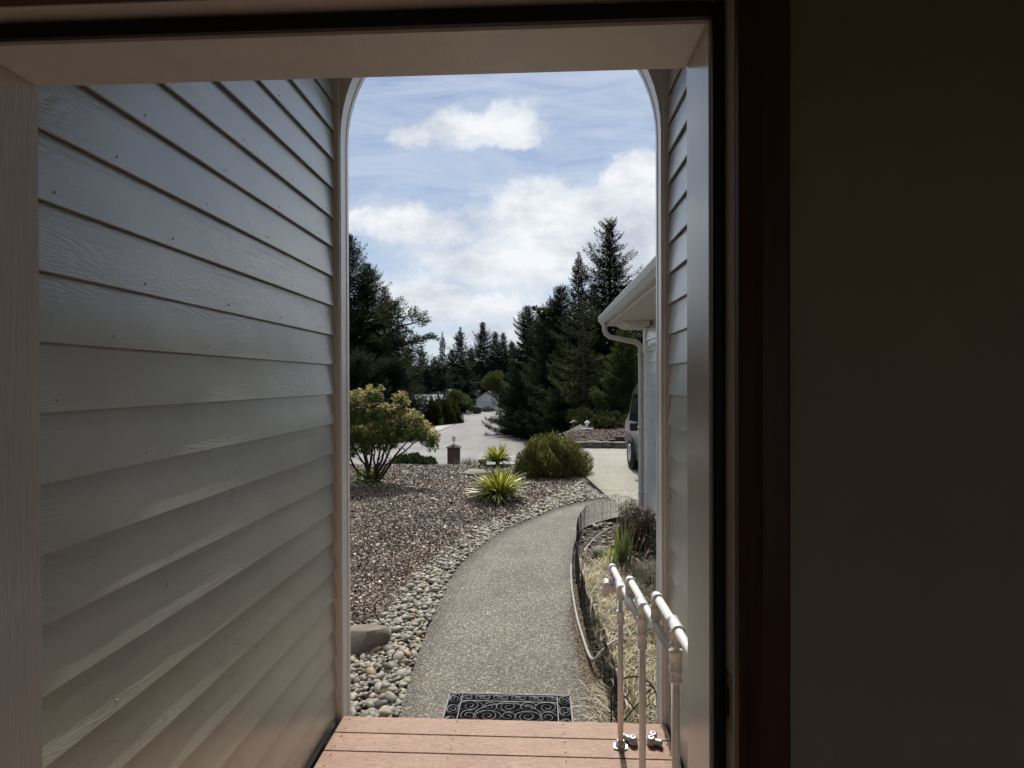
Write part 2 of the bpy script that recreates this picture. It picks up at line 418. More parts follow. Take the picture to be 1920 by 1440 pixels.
# bark mulch
m, t = M('bark_mulch'); p = pos(t)
v1 = t.new('ShaderNodeTexVoronoi'); t.put(v1.inputs['Vector'], t.mapping(p, (1, 1.6, 1), (0, 0, .6))); v1.inputs['Scale'].default_value = 42
r1 = t.sep(v1.outputs['Color'])[0]
c = t.ramp(r1, [(0, (.014, .009, .008)), (.35, (.05, .036, .032)), (.7, (.10, .075, .066)), (.92, (.18, .14, .125)), (1, (.34, .29, .27))])
n = t.noise(p, .9, 6, .65); c = t.mix(1.0, c, t.ramp(n, [(.3, (.78, .78, .8)), (.7, (1.2, 1.1, 1.02))]), 'MULTIPLY')
finish(t, c, .85, t.bump(t.math('ADD', v1.outputs['Distance'], t.math('MULTIPLY', r1, .8)), 1.0, .02), .2); M_mulch = m
m, t = M('mulch_chips'); i = island(t)
c = t.ramp(i, [(0, (.022, .015, .010)), (.25, (.065, .047, .034)), (.55, (.13, .099, .074)), (.8, (.22, .18, .142)), (.93, (.35, .30, .25)), (1, (.62, .56, .48))])
n = t.noise(pos(t), .9, 6, .65); c = t.mix(1.0, c, t.ramp(n, [(.3, (1.2, 1.17, 1.15)), (.7, (1.75, 1.62, 1.5))]), 'MULTIPLY')
finish(t, c, .55, None, .35); M_chip = m
m, t = M('river_stone'); i = island(t)
c = t.ramp(i, [(0, (.095, .085, .07)), (.15, (.165, .145, .115)), (.4, (.215, .19, .15)), (.6, (.27, .235, .18)), (.75, (.17, .162, .145)), (.88, (.33, .29, .23)), (.945, (.34, .26, .12)), (.97, (.16, .12, .10)), (1, (.28, .21, .18))])
n = t.noise(obc(t), 40, 4, .65, .8); c = t.mix(1.0, c, t.ramp(n, [(.3, .84), (.7, 1.12)]), 'MULTIPLY')
finish(t, c, .62, t.bump(n, .2, .002), .35); M_stone = m
M_rock = simple('field_rock', (.17, .15, .125), .85, .35, 9, .9, 40)
M_dkrock = simple('dark_wall_rock', (.12, .10, .08), .85, .5, 7, .9, 30)
m, t = M('rough_ground'); p = pos(t)
c = t.ramp(t.noise(p, 2.2, 8, .7), [(.3, (.028, .030, .015)), (.5, (.06, .058, .032)), (.7, (.11, .095, .06))])
finish(t, c, .9, t.bump(t.noise(p, 20, 5, .7), .8, .03), .2); M_ground = m
m, t = M('brick'); bt = t.new('ShaderNodeTexBrick'); x, y, z = t.sep(pos(t))[:3]
t.put(bt.inputs['Vector'], t.comb(t.math('ADD', x, y), z)); bt.inputs['Scale'].default_value = 1; bt.inputs['Brick Width'].default_value = .22
bt.inputs['Row Height'].default_value = .078; bt.inputs['Mortar Size'].default_value = .009
bt.inputs['Color1'].default_value = (.075, .035, .028, 1); bt.inputs['Color2'].default_value = (.045, .022, .019, 1); bt.inputs['Mortar'].default_value = (.09, .08, .07, 1)
finish(t, bt.outputs[0], .8, None, .3); M_brick = m
def shingle(name, col):
    m, t = M(name); x, y, z = t.sep(pos(t))[:3]
    bt = t.new('ShaderNodeTexBrick'); t.put(bt.inputs['Vector'], t.comb(t.math('ADD', x, t.math('MULTIPLY', y, .7)), t.math('MULTIPLY', z, 1.0)))
    bt.inputs['Scale'].default_value = 1; bt.inputs['Brick Width'].default_value = .45; bt.inputs['Row Height'].default_value = .09; bt.inputs['Mortar Size'].default_value = .008
    bt.inputs['Color1'].default_value = (*col, 1); bt.inputs['Color2'].default_value = (*[k * .75 for k in col], 1); bt.inputs['Mortar'].default_value = (*[k * .4 for k in col], 1)
    n = t.noise(pos(t), 1.2, 6, .65)
    finish(t, t.mix(1.0, bt.outputs[0], t.ramp(n, [(.3, .8), (.7, 1.15)]), 'MULTIPLY'), .8, None, .3); return m
M_shing = shingle('grey_shingles', (.16, .16, .165))
M_capd = shingle('dark_cap_shingles', (.035, .033, .032))
M_gut = painted('aged_gutter_paint', (.40, .385, .36), .5, .12, .4)
M_sof = painted('soffit_paint', (.52, .49, .43), .6, .06, .1)
M_wire = simple('black_wire', (.012, .011, .011), .45, .3, 50)
M_hose = simple('pale_hose', (.31, .30, .265), .4, .15, 20)
M_rubber = simple('black_rubber_mat', (.006, .006, .007), 1.0, .3, 40, 0, 150, .02)
M_rubber2 = simple('raised_rubber', (.09, .09, .10), .5, .25, 60, .3, 150)
# ================= large structure: ground, paths, road =================
def grid_mesh(name, xs, ys, zf, m, keep=None, kind='structure'):
    X, Y = np.meshgrid(xs, ys); Z = zf(X, Y); V = np.stack([X, Y, Z], -1).reshape(-1, 3)
    nx, ny = len(xs), len(ys); I = np.arange(nx * ny).reshape(ny, nx)
    Q = np.stack([I[:-1, :-1], I[:-1, 1:], I[1:, 1:], I[1:, :-1]], -1).reshape(-1, 4)
    o = npmesh(name, V, Q, m, smooth=True); tag(o, kind=kind); return o
xs = np.concatenate([np.linspace(-700, -60, 33)[:-1], np.linspace(-60, -12, 33)[:-1], np.linspace(-12, 14, 66)[:-1], np.linspace(14, 60, 31)[:-1], np.linspace(60, 700, 33)])
ys = np.concatenate([np.linspace(-60, 2, 16)[:-1], np.linspace(2, 30, 85)[:-1], np.linspace(30, 200, 86)[:-1], np.linspace(200, 1500, 40)])
def lump(x, y, a=.05):
    return a * (np.sin(x * 1.9 + np.sin(y * 1.3)) * np.sin(y * 1.7 + x * .6) + .5 * np.sin(x * 4.1 + y * 3.3))
ground = grid_mesh('ground', xs, ys, lambda x, y: hz(x, y) - .08 - .10 * (y < 17.2) * (x > 0.6) + lump(x, y, .05) * (y > 30), M_ground)

# path outline (world points on z=0 found on the left and right edges)
PL = [(728, 1400), (743, 1351), (771, 1265), (790, 1211), (801, 1179), (825, 1122), (849, 1072), (880, 1041), (932, 1000), (962, 985), (1012, 966), (1046, 951), (1108, 937), (1140, 930), (1158, 943)]
PR = [(1150, 1400), (1144, 1348), (1132, 1300), (1117, 1262), (1104, 1225), (1093, 1185), (1084, 1154), (1076, 1108), (1072, 1067), (1074, 1030), (1082, 1002), (1100, 985), (1130, 976), (1168, 966), (1206, 978)]
def poly3(pts, z=0.0): return [gnd(x, y, z) for x, y in pts]
def resamp(pts, n):
    P = np.array([[p[0], p[1]] for p in pts]); s = np.r_[0, np.cumsum(np.linalg.norm(np.diff(P, axis=0), axis=1))]
    # smooth with catmull-like cubic on parameter
    t = np.linspace(0, s[-1], n); out = np.stack([np.interp(t, s, P[:, 0]), np.interp(t, s, P[:, 1])], 1)
    for _ in range(max(2, n // 12)):
        out[1:-1] = (out[:-2] + 2 * out[1:-1] + out[2:]) / 4
    return out
EL = resamp(poly3(PL), 60); ER = resamp(poly3(PR), 60)
def strip(name, A, B, zf, m, nb=6, thick=.1):
    """sheet between two edge curves with a real side edge"""
    n = len(A); T = np.linspace(0, 1, nb)
    G = A[:, None, :] * (1 - T)[None, :, None] + B[:, None, :] * T[None, :, None]
    Z = zf(G[..., 0], G[..., 1]); V = np.concatenate([G, Z[..., None]], -1).reshape(-1, 3)
    I = np.arange(n * nb).reshape(n, nb); Q = np.stack([I[:-1, :-1], I[:-1, 1:], I[1:, 1:], I[1:, :-1]], -1).reshape(-1, 4)
    if thick:
        b = len(V); E = np.concatenate([I[:, 0], I[::-1, -1]]); W = V[E].copy(); W[:, 2] -= thick
        V = np.concatenate([V, W]); k = len(E); a = np.arange(k); j = (a + 1) % k
        Q = np.concatenate([Q, np.stack([E[j], E[a], b + a, b + j], 1)])
    # up-facing
    v0, v1, v2 = V[Q[0, 0]], V[Q[0, 1]], V[Q[0, 2]]
    if np.cross(v1 - v0, v2 - v0)[2] < 0: Q = Q[:, ::-1]
    return tag(npmesh(name, V, Q, m), kind='structure')
strip('path', EL, ER, lambda x, y: 0 * x, M_agg, 6)

# driveway: flat pad beside the garage, running out left to the street
DL = np.array([[1.46, 7.95], [1.25, 9.15], [1.15, 9.9], [1.06, 10.8], [.97, 11.7], [.9, 12.6], [.6, 13.6], [-.4, 14.5], [-2.5, 15.6], [-6, 17.5]])
DR = np.array([[7.2, 7.95], [7.2, 9.3], [7.2, 10.4], [7.2, 11.6], [7.2, 13.], [7.1, 14.6], [6.0, 16.1], [3.0, 16.5], [-.5, 17.0], [-5, 21]])
DL2 = np.stack([np.interp(np.linspace(0, 9, 60), range(10), DL[:, k]) for k in (0, 1)], 1); DR2 = np.stack([np.interp(np.linspace(0, 9, 60), range(10), DR[:, k]) for k in (0, 1)], 1)
strip('driveway', DL2, DR2, lambda x, y: hz(x, y) - .006 + .02 * (y > 15), M_drive, 24)

# mulch bed
mx = np.linspace(-9, 1.2, 120); my = np.linspace(3.0, 15.8, 150)
def mulch_z(x, y):
    e = np.interp(y, EL[:, 1], EL[:, 0]); d = e - x
    z = hz(x, y) - .035 + lump(x * 2, y * 2, .016) + .05 * sst(.5, 2.0, d) * sst(3, 5, y) * sst(13, 9, y)
    return np.where((x > e - .02) & (y < 9.3) | (x > np.interp(y, DL[:, 1], DL[:, 0]) - .03) & (y > 9.1), hz(x, y) - .09, z)
grid_mesh('mulch_bed', mx, my, mulch_z, M_mulch)
# planter soil between the path and the garage
grid_mesh('planter_soil', np.linspace(.2, 1.55, 40), np.linspace(3.05, 8.25, 70), lambda x, y: np.where(x < np.interp(y, ER[:, 1], ER[:, 0]) + .01, -.09, -.02 + lump(x * 3, y * 3, .02)), M_mulch)

# street
def road_pts(pts, n=40):
    P = np.array(pts, float); s = np.linspace(0, len(P) - 1, n); o = np.stack([np.interp(s, range(len(P)), P[:, k]) for k in (0, 1)], 1)
    for _ in range(2): o[1:-1] = (o[:-2] + 2 * o[1:-1] + o[2:]) / 4
    return o
RL = road_pts([(-60, 24), (-52, 40), (-34, 58), (-20.5, 72), (-16.8, 88), (-16.6, 104), (-17.2, 122), (-19.0, 137), (-24, 150), (-34, 158)])
RR = road_pts([(-4.0, 22), (-1.0, 28), (.6, 40), (1.5, 54), (-.6, 70), (-5.0, 88), (-5.6, 112), (-7.2, 140), (-14, 172), (-30, 182)])
strip('street', RL, RR, lambda x, y: hz(x, y) + .06, M_road, 40, .1)
def offset(P, d):
    t = np.gradient(P, axis=0); t /= np.linalg.norm(t, axis=1, keepdims=True); return P + np.stack([-t[:, 1], t[:, 0]], 1) * d
strip('kerb_gutter', offset(RL, .5), offset(RL, -.02), lambda x, y: hz(x, y) + .16, M_walk, 3, .2)
RS = RR[22:]
strip('kerb_gutter', offset(RS, .02), offset(RS, -.5), lambda x, y: hz(x, y) + .16, M_walk, 3, .2)
strip('sidewalk', offset(RL, 2.6), offset(RL, .5), lambda x, y: hz(x, y) + .15, M_walk, 4, .2)
strip('sidewalk', offset(RS, -.5), offset(RS, -2.6), lambda x, y: hz(x, y) + .15, M_walk, 4, .2)
strip('far_driveway', road_pts([(-25, 152), (-24.5, 168), (-24, 182)], 12), road_pts([(-17, 152), (-17, 168), (-17, 182)], 12), lambda x, y: hz(x, y) + .1, M_walk, 4, .1)

# ================= the house porch =================
def lap_wall(mb, face_x, y0, y1, z0, z1, side, zref=2.047, e=.151, th=.02):
    """lap boards on a wall plane; side=+1 faces +X, -1 faces -X. butt edge proud at the bottom of each board"""
    k0 = math.floor((z0 - zref) / e); k = k0
    while zref + k * e < z1:
        a = max(z0, zref + k * e); b = min(z1, zref + (k + 1) * e + .012)
        t0 = .019; t1 = .002
        j = random.uniform(-.0012, .0012)
        n = 14; vs = []; fs = []
        for i in range(n + 1):
            y = y0 + (y1 - y0) * i / n; wv_ = .0009 * math.sin(y * 5 + k * 1.7) + .0006 * math.sin(y * 13 + k)
            for zz, off in ((a + .020, 0.0), (a + .020, t0 - .007), (a, t0 - .006), (a + .0008, t0 - .0010), (a + .002, t0), (b + .012, t1)):
                vs.append((face_x + side * (off + (j + wv_ if off > .008 else 0)), y, zz))
        for i in range(n):
            for q in range(5):
                f = (i * 6 + q, (i + 1) * 6 + q, (i + 1) * 6 + q + 1, i * 6 + q + 1); fs.append(f if side < 0 else f[::-1])
        fs += [(1, 2, 3, 4, 5), tuple(n * 6 + q for q in (5, 4, 3, 2, 1))]
        mb.add(vs, fs)
        yy = y0 + .17 + (k % 3) * .11
        while yy < y1 - .03:
            mb.lathe([(.0032, .0), (.0030, .0012), (.001, .0016)], (face_x + side * (t0 - .0020), yy + random.uniform(-.01, .01), a + .026), 7, Matrix.Rotation(side * math.pi / 2, 4, 'Y')); yy += .405
        k += 1
    return mb
WXL, WXR = -1.070, .668
DY0, DY1 = .655, .80        # inner and outer face of the door frame
AY0, AY1 = 2.93, 3.042      # arch wall
porch = thing('porch', 'grey lap-sided entry porch with a rounded archway framing the view', 'porch', (0, DY1, 0))
pl = (0, DY1, 0)
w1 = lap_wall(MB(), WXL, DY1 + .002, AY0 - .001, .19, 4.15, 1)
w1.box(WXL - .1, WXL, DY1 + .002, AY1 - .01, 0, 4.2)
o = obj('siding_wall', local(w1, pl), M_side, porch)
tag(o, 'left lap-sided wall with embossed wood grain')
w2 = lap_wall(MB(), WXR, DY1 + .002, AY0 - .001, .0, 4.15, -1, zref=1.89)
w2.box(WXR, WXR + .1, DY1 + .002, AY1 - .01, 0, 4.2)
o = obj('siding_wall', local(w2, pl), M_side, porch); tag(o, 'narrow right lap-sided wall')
# arch wall: outline with rounded corner opening
OX0, OX1, SPR, TOP = -1.026, .622, 3.23, 3.92
def arch_curve(ins=0.0, n=14):
    x0, x1 = OX0 + ins, OX1 - ins; rx = .62 - ins; rz = TOP - SPR - ins
    p = [(x0, -.05)]
    for i in range(n + 1):
        a = math.pi - i / n * math.pi / 2; p.append((x0 + rx + rx * math.cos(a), SPR + rz * math.sin(a)))
    for i in range(n + 1):
        a = math.pi / 2 - i / n * math.pi / 2; p.append((x1 - rx + rx * math.cos(a), SPR + rz * math.sin(a)))
    p.append((x1, -.05)); return p
cv = arch_curve(); mb = MB()
ZT = 4.6
def outer(p):
    if p[1] <= SPR: return ((-2.2 if p[0] < 0 else 1.2), p[1])
    return (-2.2 + (p[0] - OX0) / (OX1 - OX0) * 3.4, ZT)
def ring_faces(mb, A, B, y, rev):
    n = len(A); vs = [(p[0], y, p[1]) for p in A] + [(p[0], y, p[1]) for p in B]
    fs = [(i, i + 1, n + i + 1, n + i) for i in range(n - 1)]
    mb.add(vs, [f[::-1] for f in fs] if rev else fs)
O = [(-2.2, cv[0][1]), (-2.2, SPR)] ; 
B_ = []
for i, p in enumerate(cv):
    if i == 0: B_.append((-2.2, -.05))
    elif i == len(cv) - 1: B_.append((1.30, -.05))
    elif i < 8: B_.append((-2.2, SPR + (ZT - SPR) * (i - 1) / 6))
    elif i > len(cv) - 9: B_.append((1.30, SPR + (ZT - SPR) * (len(cv) - 2 - i) / 6))
    else: B_.append((-2.2 + 3.5 * (i - 7) / (len(cv) - 16), ZT))
ring_faces(mb, cv, B_, AY0, True); ring_faces(mb, cv, B_, AY1 - .02, False)
o = obj('arch_wall', local(mb, pl), M_trim, porch)
# reveal lining: inner board plus a proud casing strip outside
mb = MB(); c1 = cv; c2 = arch_curve(.0035)
n = len(cv)
def loft(mb, A, ya, B, yb, rev=False):
    vs = [(p[0], ya, p[1]) for p in A] + [(p[0], yb, p[1]) for p in B]; fs = [(i, i + 1, n + i + 1, n + i) for i in range(n - 1)]
    mb.add(vs, [f[::-1] for f in fs] if rev else fs)
loft(mb, c1, AY0 - .0, c1, AY1 - .03, True)
o = obj('arch_reveal', local(mb, pl), M_trimw, porch)
mb = MB(); loft(mb, c1, AY1 - .03, c2, AY1 - .03, True); loft(mb, c2, AY1 - .03, c2, AY1, True)
c3 = arch_curve(-.09); loft(mb, c2, AY1, c3, AY1, True)
loft(mb, c3, AY1, c3, AY1 - .03, True)
o = obj('arch_casing', local(mb, pl), M_trimw, porch)
# inner corner trims that stop the siding
mb = MB(); mb.box(WXL + .002, OX0 - .004, AY0 - .014, AY0 - .002, .19, 4.1, .002); mb.box(OX1 + .012, WXR - .002, AY0 - .014, AY0 - .002, -.0, 4.1, .002)
obj('corner_trim', local(mb, pl), M_trim, porch)
mb = MB().box(-2.2, 1.3, DY1 + .002, AY0 - .002, 4.16, 4.24); obj('porch_ceiling', local(mb, pl), M_trim, porch)
mb = MB().prism([(-2.4, 4.60), (-.45, 5.5), (1.5, 4.60)], 'y', .3, 3.25); obj('porch_roof', local(mb, pl), M_shing, porch)

# ---- door frame ----
JX, HZ = .2045, 1.96 + .4285           # outer opening edge and head height
JXL = -.725
SY = .694                               # plane of weatherstrip
frame = thing('door_frame', 'white painted entrance door frame with black weatherstrip and dark stained wood casing', 'door frame', (0, .72, .28))
fl = (0, .72, .28); Z0 = .22
mb = MB()
mb.box(JX, JX + .05, SY, DY1, Z0, HZ + .05, .003); o = obj('jamb', local(mb, fl), M_jamb, frame); tag(o, 'right jamb')
mb = MB().box(JXL - .05, JXL, SY, DY1, Z0, HZ + .05, .003); o = obj('jamb', local(mb, fl), M_jamb, frame); tag(o, 'left jamb')
mb = MB().box(JXL, JX - .0, SY, DY1 - .002, HZ, HZ + .05, .003); obj('head', local(mb, fl), M_jamb, frame)
HB = HZ + .0005
mb = MB().box(JX + .0015, JX + .0152, SY - .012, SY - .0005, Z0, HZ + .0195, .003); mb.box(JXL - .0152, JXL - .0015, SY - .012, SY - .0005, Z0, HZ + .0195, .003)
mb.box(JXL - .001, JX + .0012, SY - .012, SY - .0005, HZ + .0015, HZ + .0195, .003)
obj('weatherstrip', local(mb, fl), M_seal, frame)
JI = JX + .0155                         # rabbet face the door closes against
mb = MB().box(JI, JI + .035, DY0, SY - .002, Z0, HZ + .06, .001); o = obj('rabbet', local(mb, fl), M_jamb, frame)
mb = MB().box(JXL - .05, JXL - .0155, DY0, SY - .002, Z0, HZ + .06, .001); o = obj('rabbet', local(mb, fl), M_jamb, frame)
mb = MB().box(JXL - .0155, JI - .0005, DY0, SY - .002, HZ + .020, HZ + .06, .001); obj('rabbet', local(mb, fl), M_jamb, frame)
# stained casing: stepped profile
mb = MB()
for s, xa in ((1, JI + .001), (-1, JXL - .0165)):
    prof = [(xa, DY0), (xa, DY0 - .012), (xa + s * .006, DY0 - .016), (xa + s * .018, DY0 - .014), (xa + s * .024, DY0 - .019), (xa + s * .050, DY0 - .021), (xa + s * .054, DY0 - .017), (xa + s * .054, DY0)]
    if s > 0: mb.prism(prof, 'z', Z0, HZ + .10)
    else: mb.prism(prof[::-1], 'z', Z0, HZ + .10)
obj('casing', local(mb, fl), M_case, frame)
xa = HZ + .0215; prof = [(DY0, xa), (DY0 - .012, xa), (DY0 - .016, xa + .006), (DY0 - .014, xa + .018), (DY0 - .019, xa + .024), (DY0 - .021, xa + .050), (DY0 - .017, xa + .054), (DY0, xa + .054)]
mb = MB().prism(prof, 'x', JXL - .0165, JI); obj('head_casing', local(mb, fl), M_casex, frame)
# strike plates
for zc, hh, hole in ((1.96 - .372, .034, .018), (1.96 - .50, .030, .014)):
    mb = MB(); x = JI - .0012; yc = .672
    mb.box(x, x + .001, yc - .010, yc + .010, zc + hole, zc + hh); mb.box(x, x + .001, yc - .010, yc + .010, zc - hh, zc - hole)
    mb.box(x, x + .001, yc - .010, yc - .006, zc - hole, zc + hole); mb.box(x, x + .001, yc + .006, yc + .010, zc - hole, zc + hole)
    o = obj('strike_plate', local(mb, fl), M_strike, frame)
    h = obj('latch_hole', local(MB().box(x + .0002, x + .0007, yc - .006, yc + .006, zc - hole, zc + hole), fl), M_seal, o)
mb = MB().box(JXL - .0, JX, .66, .86, .225, .262, .004); obj('threshold', local(mb, fl), M_case, frame)

# ---- interior shell of the house (dark room the camera stands in) ----
def struct(name, mb, m): return tag(obj(name, mb, m), kind='structure')
WI = DY0 - .001
mb = MB(); mb.box(JI + .036, 3.4, WI, DY1 - .004, -.05, 5.0); mb.box(-3.4, JXL - .051, WI, DY1 - .004, -.05, 5.0); mb.box(JXL - .0505, JI + .0355, WI, DY1 - .004, HZ + .061, 5.0)
struct('front_wall', mb, M_iwall)
struct('interior_wall', MB().box(2.2, 2.3, -3.2, WI - .002, .2, 2.9).box(-2.3, -2.2, -3.2, WI - .002, .2, 2.9).box(-2.2, -1.7, -3.3, -3.2, .2, 2.9).box(1.7, 2.2, -3.3, -3.2, .2, 2.9).box(-1.7, 1.7, -3.3, -3.2, .2, .7).box(-1.7, 1.7, -3.3, -3.2, 2.4, 2.9), M_iwall)  # back wall left open: unseen window added to let sky light in
struct('interior_floor', MB().box(-2.3, 2.3, -3.3, .658, .15, .235), M_floor)
struct('interior_ceiling', MB().box(-2.3, 2.3, -3.3, WI - .002, 2.75, 2.83), M_iceil)

# ---- deck ----
deck = thing('deck_step', 'reddish brown composite deck boards forming the porch landing', 'deck', (0, 2.0, .22))
y = 2.92; k = 0
while y > .87:
    xl = -1.020 if k < 3 else -1.046
    mb = MB().box(xl, .640, y - .1358, y, .195 + (.0012 if k == 3 else 0), .22 + (.0012 if k == 3 else 0), .003)
    o = obj('deck_board', local(mb, (0, 2.0, .22)), M_deck, deck)
    for xs_ in (xl + .045, -.42, .12, .61):
        for dy in (.03, .106):
            obj('screw', local(MB().lathe([(.0038, .2215), (.0034, .2222), (.001, .2220)], (xs_ + random.uniform(-.004, .004), y - dy, .0), 8), (0, 2.0, .22)), M_capd, o)
    y -= .14; k += 1
obj('fascia_board', local(MB().box(-1.015, .625, 2.885, 2.905, -.03, .194), (0, 2.0, .22)), M_deck, deck)
obj('joist_frame', local(MB().box(-1.04, .62, .82, 2.88, .02, .12), (0, 2.0, .22)), M_rubber, deck)

# ---- handrail of painted pipe ----
RR_ = .0148
posts = []
rail = thing('pipe_handrail', 'white painted pipe handrail stepped in three level bars beside the porch steps', 'handrail', (.40, 2.3, .22))
rl = (.40, 2.3, .22)
def P3(px, py, Y): v_ = at(px, py, Y); return v_
p1 = at(1163, 1100, 2.726); p2 = at(1204, 1131, 2.29); p3 = at(1267, 1173, 1.83)
f1 = at(1148, 1062, 3.02); f2 = at(1181, 1086, 2.574); f3 = at(1231, 1117, 2.09)
def collar(mb, c, ax, r, h, n=14):
    c = Vector(c); ax = Vector(ax).normalized(); a = c - ax * h / 2; b = c + ax * h / 2
    mb.tube([a, a + ax * .003, a + ax * .006, b - ax * .006, b - ax * .003, b], [r * .9, r * 1.0, r * .93, r * .93, r * 1.0, r * .9], n)
def fit(mb, c, ax, r, h):
    """threaded fitting: body with thicker beads at both ends"""
    c = Vector(c); ax = Vector(ax).normalized(); a = c - ax * h / 2; b = c + ax * h / 2
    mb.tube([a, a + ax * .002, a + ax * .009, a + ax * .011, b - ax * .011, b - ax * .009, b - ax * .002, b], [r * 1.0, r * 1.10, r * 1.10, r, r, r * 1.10, r * 1.10, r], 16)
Zv = Vector((0, 0, 1)); Yv = Vector((0, 1, 0))
nearR1 = Vector((p2.x, p2.y, f1.z)); nearR2 = Vector((p3.x, p3.y, f2.z)); nearR3 = Vector((p3.x + .01, 1.30, f3.z))
for (pp, rz, base) in ((p1, f1.z, .22), (p2, f2.z, .22), (p3, f3.z, .22)):
    mb = MB().tube([(pp.x, pp.y, base + .006), (pp.x, pp.y, rz - .02)], .0135, 14)
    o = obj('post', local(mb, rl), M_pipe, rail, True)
    mb = MB(); fit(mb, (pp.x, pp.y, rz), Yv, RR_ * 1.32, .085); fit(mb, (pp.x, pp.y, rz - .038), Zv, RR_ * 1.25, .05)
    obj('tee_fitting', local(mb, rl), M_pipe, o, True)
    mb = MB(); lo = rz - .145; fit(mb, (pp.x, pp.y, lo), Zv, RR_ * 1.22, .062)
    obj('coupling', local(mb, rl), M_pipe, o, True)
    hexp = [(pp.x + .036 * math.cos(a) * (1.15 if i in (0, 3) else 1), pp.y + .036 * math.sin(a)) for i, a in enumerate([math.pi / 6 + j * math.pi / 3 for j in range(6)])]
    mb = MB().prism(hexp, 'z', base + .0005, base + .007); mb.lathe([(.024, 0), (.022, .012), (.0185, .014), (.0185, .024), (.0165, .026)], (pp.x, pp.y, base + .007))
    for i in range(3):
        a = .5 + i * 2.09; mb.lathe([(.004, 0), (.004, .002), (.001, .003)], (pp.x + .028 * math.cos(a), pp.y + .028 * math.sin(a), base + .007), 8)
    obj('base_flange', local(mb, rl), M_galv, o)
for (a, b) in ((f1, nearR1), (f2, nearR2), (f3, nearR3)):
    a = Vector(a); b = Vector((b.x, b.y, a.z))
    o = obj('rail', local(MB().tube([a + Vector((0, -.01, 0)), b], RR_, 16), rl), M_pipe, rail, True)
    # elbow at the far end, stub down
    e = [a + Vector((0, -.036, 0)), a + Vector((0, -.012, 0)), a + Vector((0, .004, -.004)), a + Vector((0, .012, -.016)), a + Vector((0, .013, -.036))]
    mb = MB().tube(e, [RR_ * 1.3, RR_ * 1.26, RR_ * 1.26, RR_ * 1.26, RR_ * 1.3], 16)
    mb.tube([a + Vector((0, -.040, 0)), a + Vector((0, -.030, 0))], RR_ * 1.42, 16)
    st = a + Vector((0, .013, 0))
    mb.tube([st + Vector((0, 0, -.034)), st + Vector((0, 0, -.10))], RR_ * .98, 14)
    fit(mb, st + Vector((0, 0, -.066)), Zv, RR_ * 1.3, .05)
    obj('elbow', local(mb, rl), M_pipe, o, True)
    # capped tee hanging below
    mb = MB(); fit(mb, st + Vector((.0, -.006, -.118)), Yv, RR_ * 1.3, .05)
    if a.y > 2.8:
        fit(mb, st + Vector((-.030, -.03, -.085)), Yv, RR_ * 1.1, .06); mb.tube([st + Vector((-.030, -.02, -.085)), st + Vector((-.030, .03, -.13)), st + Vector((-.030, .03, -.17))], RR_ * 1.2, 12)
    obj('open_tee', local(mb, rl), M_pipe, o, True)
    if b.y > 1.5:
        mb = MB(); fit(mb, (b.x, b.y, b.z), Zv, RR_ * 1.36, .07); obj('cross_fitting', local(mb, rl), M_pipe, o, True)
# loose galvanised fittings on the deck
def loose(px, py, rz, parts, lab):
    c = gnd(px, py, .22); o = thing('pipe_fitting', lab, 'pipe fitting', (c.x, c.y, .2215), 'loose pipe fittings on the deck', rz)
    mb = MB()
    for (x, yy) in parts:
        mb.lathe([(.020, 0), (.0225, .002), (.0225, .010), (.019, .013), (.018, .026), (.020, .028), (.020, .034), (.012, .036)], (x, yy, 0), 16)
    a, b = Vector((parts[0][0], parts[0][1], .017)), Vector((parts[0][0] + .048, parts[0][1] - .012, .017))
    fit(mb, (a + b) / 2, b - a, .0155, .052)
    obj('body', mb, M_galv, o, True)
    for (x, yy) in parts: obj('socket_hole', MB().lathe([(.0075, .0361), (.0075, .0372)], (x, yy, 0), 12), M_seal, o)
    obj('socket_hole', MB().tube([b + (b - a).normalized() * .0005, b + (b - a).normalized() * .0012], .011, 12), M_seal, o)
loose(1187, 1395, 2.9, [(0, 0)], 'single grey metal elbow fitting lying on the deck between the two far posts')
loose(1221, 1396, -.15, [(0, 0), (.010, .036)], 'pair-topped grey metal fitting lying on the deck near the right wall')

# ---- door mat ----
mat = thing('door_mat', 'black rubber scrollwork door mat lying on the path below the deck', 'door mat', (-.185, 3.36, 0))
ml = (-.185, 3.36, 0); MX0, MX1, MY0, MY1 = -.565, .196, 3.07, 3.545
obj('mat_base', local(MB().box(MX0, MX1, MY0, MY1, .003, .009, .002), ml), M_rubber, mat)
mb = MB()
for a in ((MX0, MX1, MY1 - .012, MY1), (MX0, MX1, MY0, MY0 + .012), (MX0, MX0 + .012, MY0, MY1), (MX1 - .012, MX1, MY0, MY1)): mb.box(*a, .0092, .0135, .002)
for a in ((MX0 + .085, MX1 - .085, MY1 - .088, MY1 - .083), (MX0 + .085, MX1 - .085, MY0 + .083, MY0 + .088), (MX0 + .085, MX0 + .09, MY0 + .012, MY1 - .012), (MX1 - .09, MX1 - .085, MY0 + .012, MY1 - .012)): mb.box(*a, .0092, .0122)
def spiral(cx, cy, r0, a0, turns, s=1, n=26, tail=0):
    return [(cx + r0 * (1 - .82 * i / n) * math.cos(a0 + s * turns * 6.283 * i / n), cy + r0 * (1 - .82 * i / n) * math.sin(a0 + s * turns * 6.283 * i / n), .0105) for i in range(n + 1)]
def cring(cx, cy, rx, ry, n=30): return [(cx + rx * math.cos(6.283 * i / n), cy + ry * math.sin(6.283 * i / n), .0105) for i in range(n + 1)]
tr_ = .0026
